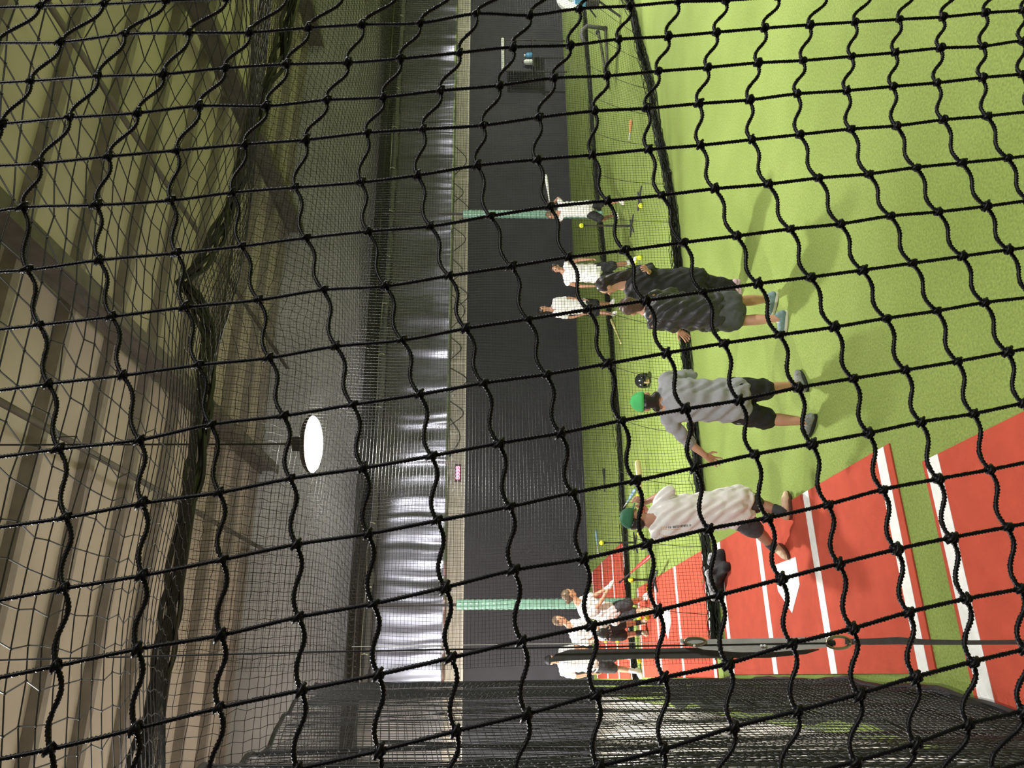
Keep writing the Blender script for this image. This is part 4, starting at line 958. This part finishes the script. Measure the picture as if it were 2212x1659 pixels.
def near_net():
    c_lo, c_hi = -17, 9
    grid = {}
    for r, (c0, pts) in enumerate(ROWS):
        for i, (x, y) in enumerate(pts):
            p = onY(x, y, NY); grid[(r, c0-i)] = np.array([p[0], p[2]])
    nr = len(ROWS)
    full = np.full((nr+6, c_hi-c_lo+1, 2), np.nan); r_off = 3
    for (r, c), q in grid.items(): full[r+r_off, c-c_lo] = q
    # smooth fill of the rest of the net: quadratic fit in grid coordinates, blended with the nearest measured knot
    K = np.array([[r, c] for (r, c) in grid], float); Q = np.array(list(grid.values()))
    def feats(r, c): return np.stack([np.ones_like(r), r, c, r*c, r*r, c*c, r*r*c, r*c*c, r**3, c**3], -1)
    co, *_ = np.linalg.lstsq(feats(K[:, 0]/10, K[:, 1]/10), Q, rcond=None)
    for a in range(full.shape[0]):
        for b in range(full.shape[1]):
            if np.isnan(full[a, b, 0]):
                r, c = a-r_off, b+c_lo; est = feats(np.array(r/10.), np.array(c/10.)) @ co
                d2 = (K[:, 0]-r)**2+(K[:, 1]-c)**2; j = np.argsort(d2)[:3]; res = Q[j]-feats(K[j, 0]/10, K[j, 1]/10) @ co
                full[a, b] = est+res.mean(0)
    R_, C_ = full.shape[:2]
    rr, cc = np.meshgrid(np.arange(R_), np.arange(C_), indexing='ij')
    Yd = NY+.006*np.sin(rr*.7+cc*.3)+.004*np.sin(cc*1.1)
    G = np.stack([full[..., 0]*Yd/NY, Yd, CAMH+(full[..., 1]-CAMH)*Yd/NY], -1)
    root = empty('safety_net', (float(G[:, :, 0].mean()), NY, float(G[:, :, 2].min())), 'coarse knotted black rope net close in front of the viewer', 'net')
    og = np.array(root.location)
    def rope(P, r, pitch=.0080):
        d = np.r_[0, np.cumsum(np.linalg.norm(np.diff(P, axis=0), axis=1))]; s = np.arange(0, d[-1], .0010)
        P = np.stack([np.interp(s, d, P[:, i]) for i in range(3)], 1)
        T = np.gradient(P, axis=0); T /= np.linalg.norm(T, axis=1)[:, None]
        A = np.cross(T, EY[None, :]); A /= np.linalg.norm(A, axis=1)[:, None]; B = np.cross(T, A)
        n = 9; th = np.arange(n)*2*np.pi/n
        rad = r*(1+.33*np.cos(3*(th[None, :]-2*np.pi*s[:, None]/pitch)))*(1+.05*np.sin(s[:, None]*410))
        V = P[:, None, :]+A[:, None, :]*(np.cos(th)[None, :]*rad)[..., None]+B[:, None, :]*(np.sin(th)[None, :]*rad)[..., None]
        m = len(s); base = (np.arange(m-1)*n)[:, None]; k = np.arange(n)[None, :]; k2 = (k+1) % n
        Qd = np.stack([base+k, base+k2, base+n+k2, base+n+k], -1).reshape(-1, 4); return V.reshape(-1, 3)-og, Qd
    def catmull(P, n=14):
        out = []
        for i in range(len(P)-1):
            p0, p1, p2, p3 = P[max(i-1, 0)], P[i], P[i+1], P[min(i+2, len(P)-1)]
            for t in np.linspace(0, 1, n, endpoint=False):
                out.append(.5*((2*p1)+(-p0+p2)*t+(2*p0-5*p1+4*p2-p3)*t*t+(-p0+3*p1-3*p2+p3)*t**3))
        out.append(P[-1]); return np.array(out)
    for a in range(R_):
        V, Q4 = rope(catmull(G[a]), .00142); link('upright_cord', np_mesh('upright_cord', V, Q4, True), M_rope, root)
    for b in range(C_):
        col = G[:, b]; out = []
        for i in range(R_-1):
            p, q = col[i], col[i+1]; seg = q-p; L = np.linalg.norm(seg); lean = seg[2]/L
            amp = .0036+.0020*max(lean, 0)
            for t in np.linspace(0, 1, 18, endpoint=False):
                w_ = math.sin(2*math.pi*t)*(1 if t < .5 else .85)
                out.append(p+seg*t+np.array([0, .002*math.sin(math.pi*t), -amp*w_]))
        out.append(col[-1])
        V, Q4 = rope(np.array(out), .00162); link('level_cord', np_mesh('level_cord', V, Q4, True), M_rope, root)
    # one knot mesh, shared
    kb = MB(); rk = .0021
    def loop(c, a, b, r1, r2, tw):
        return [Vector(c)+Vector(a)*math.cos(t)*r1+Vector(b)*math.sin(t)*r2 for t in np.linspace(0, 2*math.pi*.93, 12)]
    kb.tube(loop((0, 0, 0), (.8, 0, -.6), (.2, .95, .25), .0038, .0030, 0), rk, 6)
    kb.tube(loop((.0006, 0, -.0012), (.7, .2, .7), (-.3, .9, .3), .0036, .0031, 0), rk, 6)
    kb.tube([(-.0055, -.001, .0035), (-.002, -.0032, .001), (.002, -.0033, -.001), (.0055, -.001, -.0035)], [rk*.8, rk, rk, rk*.8], 6)
    kb.ball((0, 0, 0), .0036, 8, 6, (1, .8, 1))
    me = bpy.data.meshes.new('knot'); me.from_pydata(kb.V, [], kb.Fc); me.update(); me.materials.append(M_rope)
    me.polygons.foreach_set('use_smooth', [True]*len(me.polygons))
    uv = []
    for a in range(R_):
        for b in range(C_):
            p = G[a, b]; d = p-CAM; z = d @ FW; u = 829.5+F*(d @ RT)/z; v = 1106-F*(d @ UP)/z
            if -60 < u < 1720 and -60 < v < 2272: uv.append((a, b))
    for a, b in uv[:300]:
        o = bpy.data.objects.new('knot', me); COL.objects.link(o); o.parent = root; o.location = Vector(G[a, b]-og)
        o.rotation_euler = (random.uniform(-.3, .3), random.uniform(-.3, .3)+.15, random.uniform(-.3, .3)); s_ = random.uniform(.72, .92); o.scale = (s_, s_, s_)
near_net()
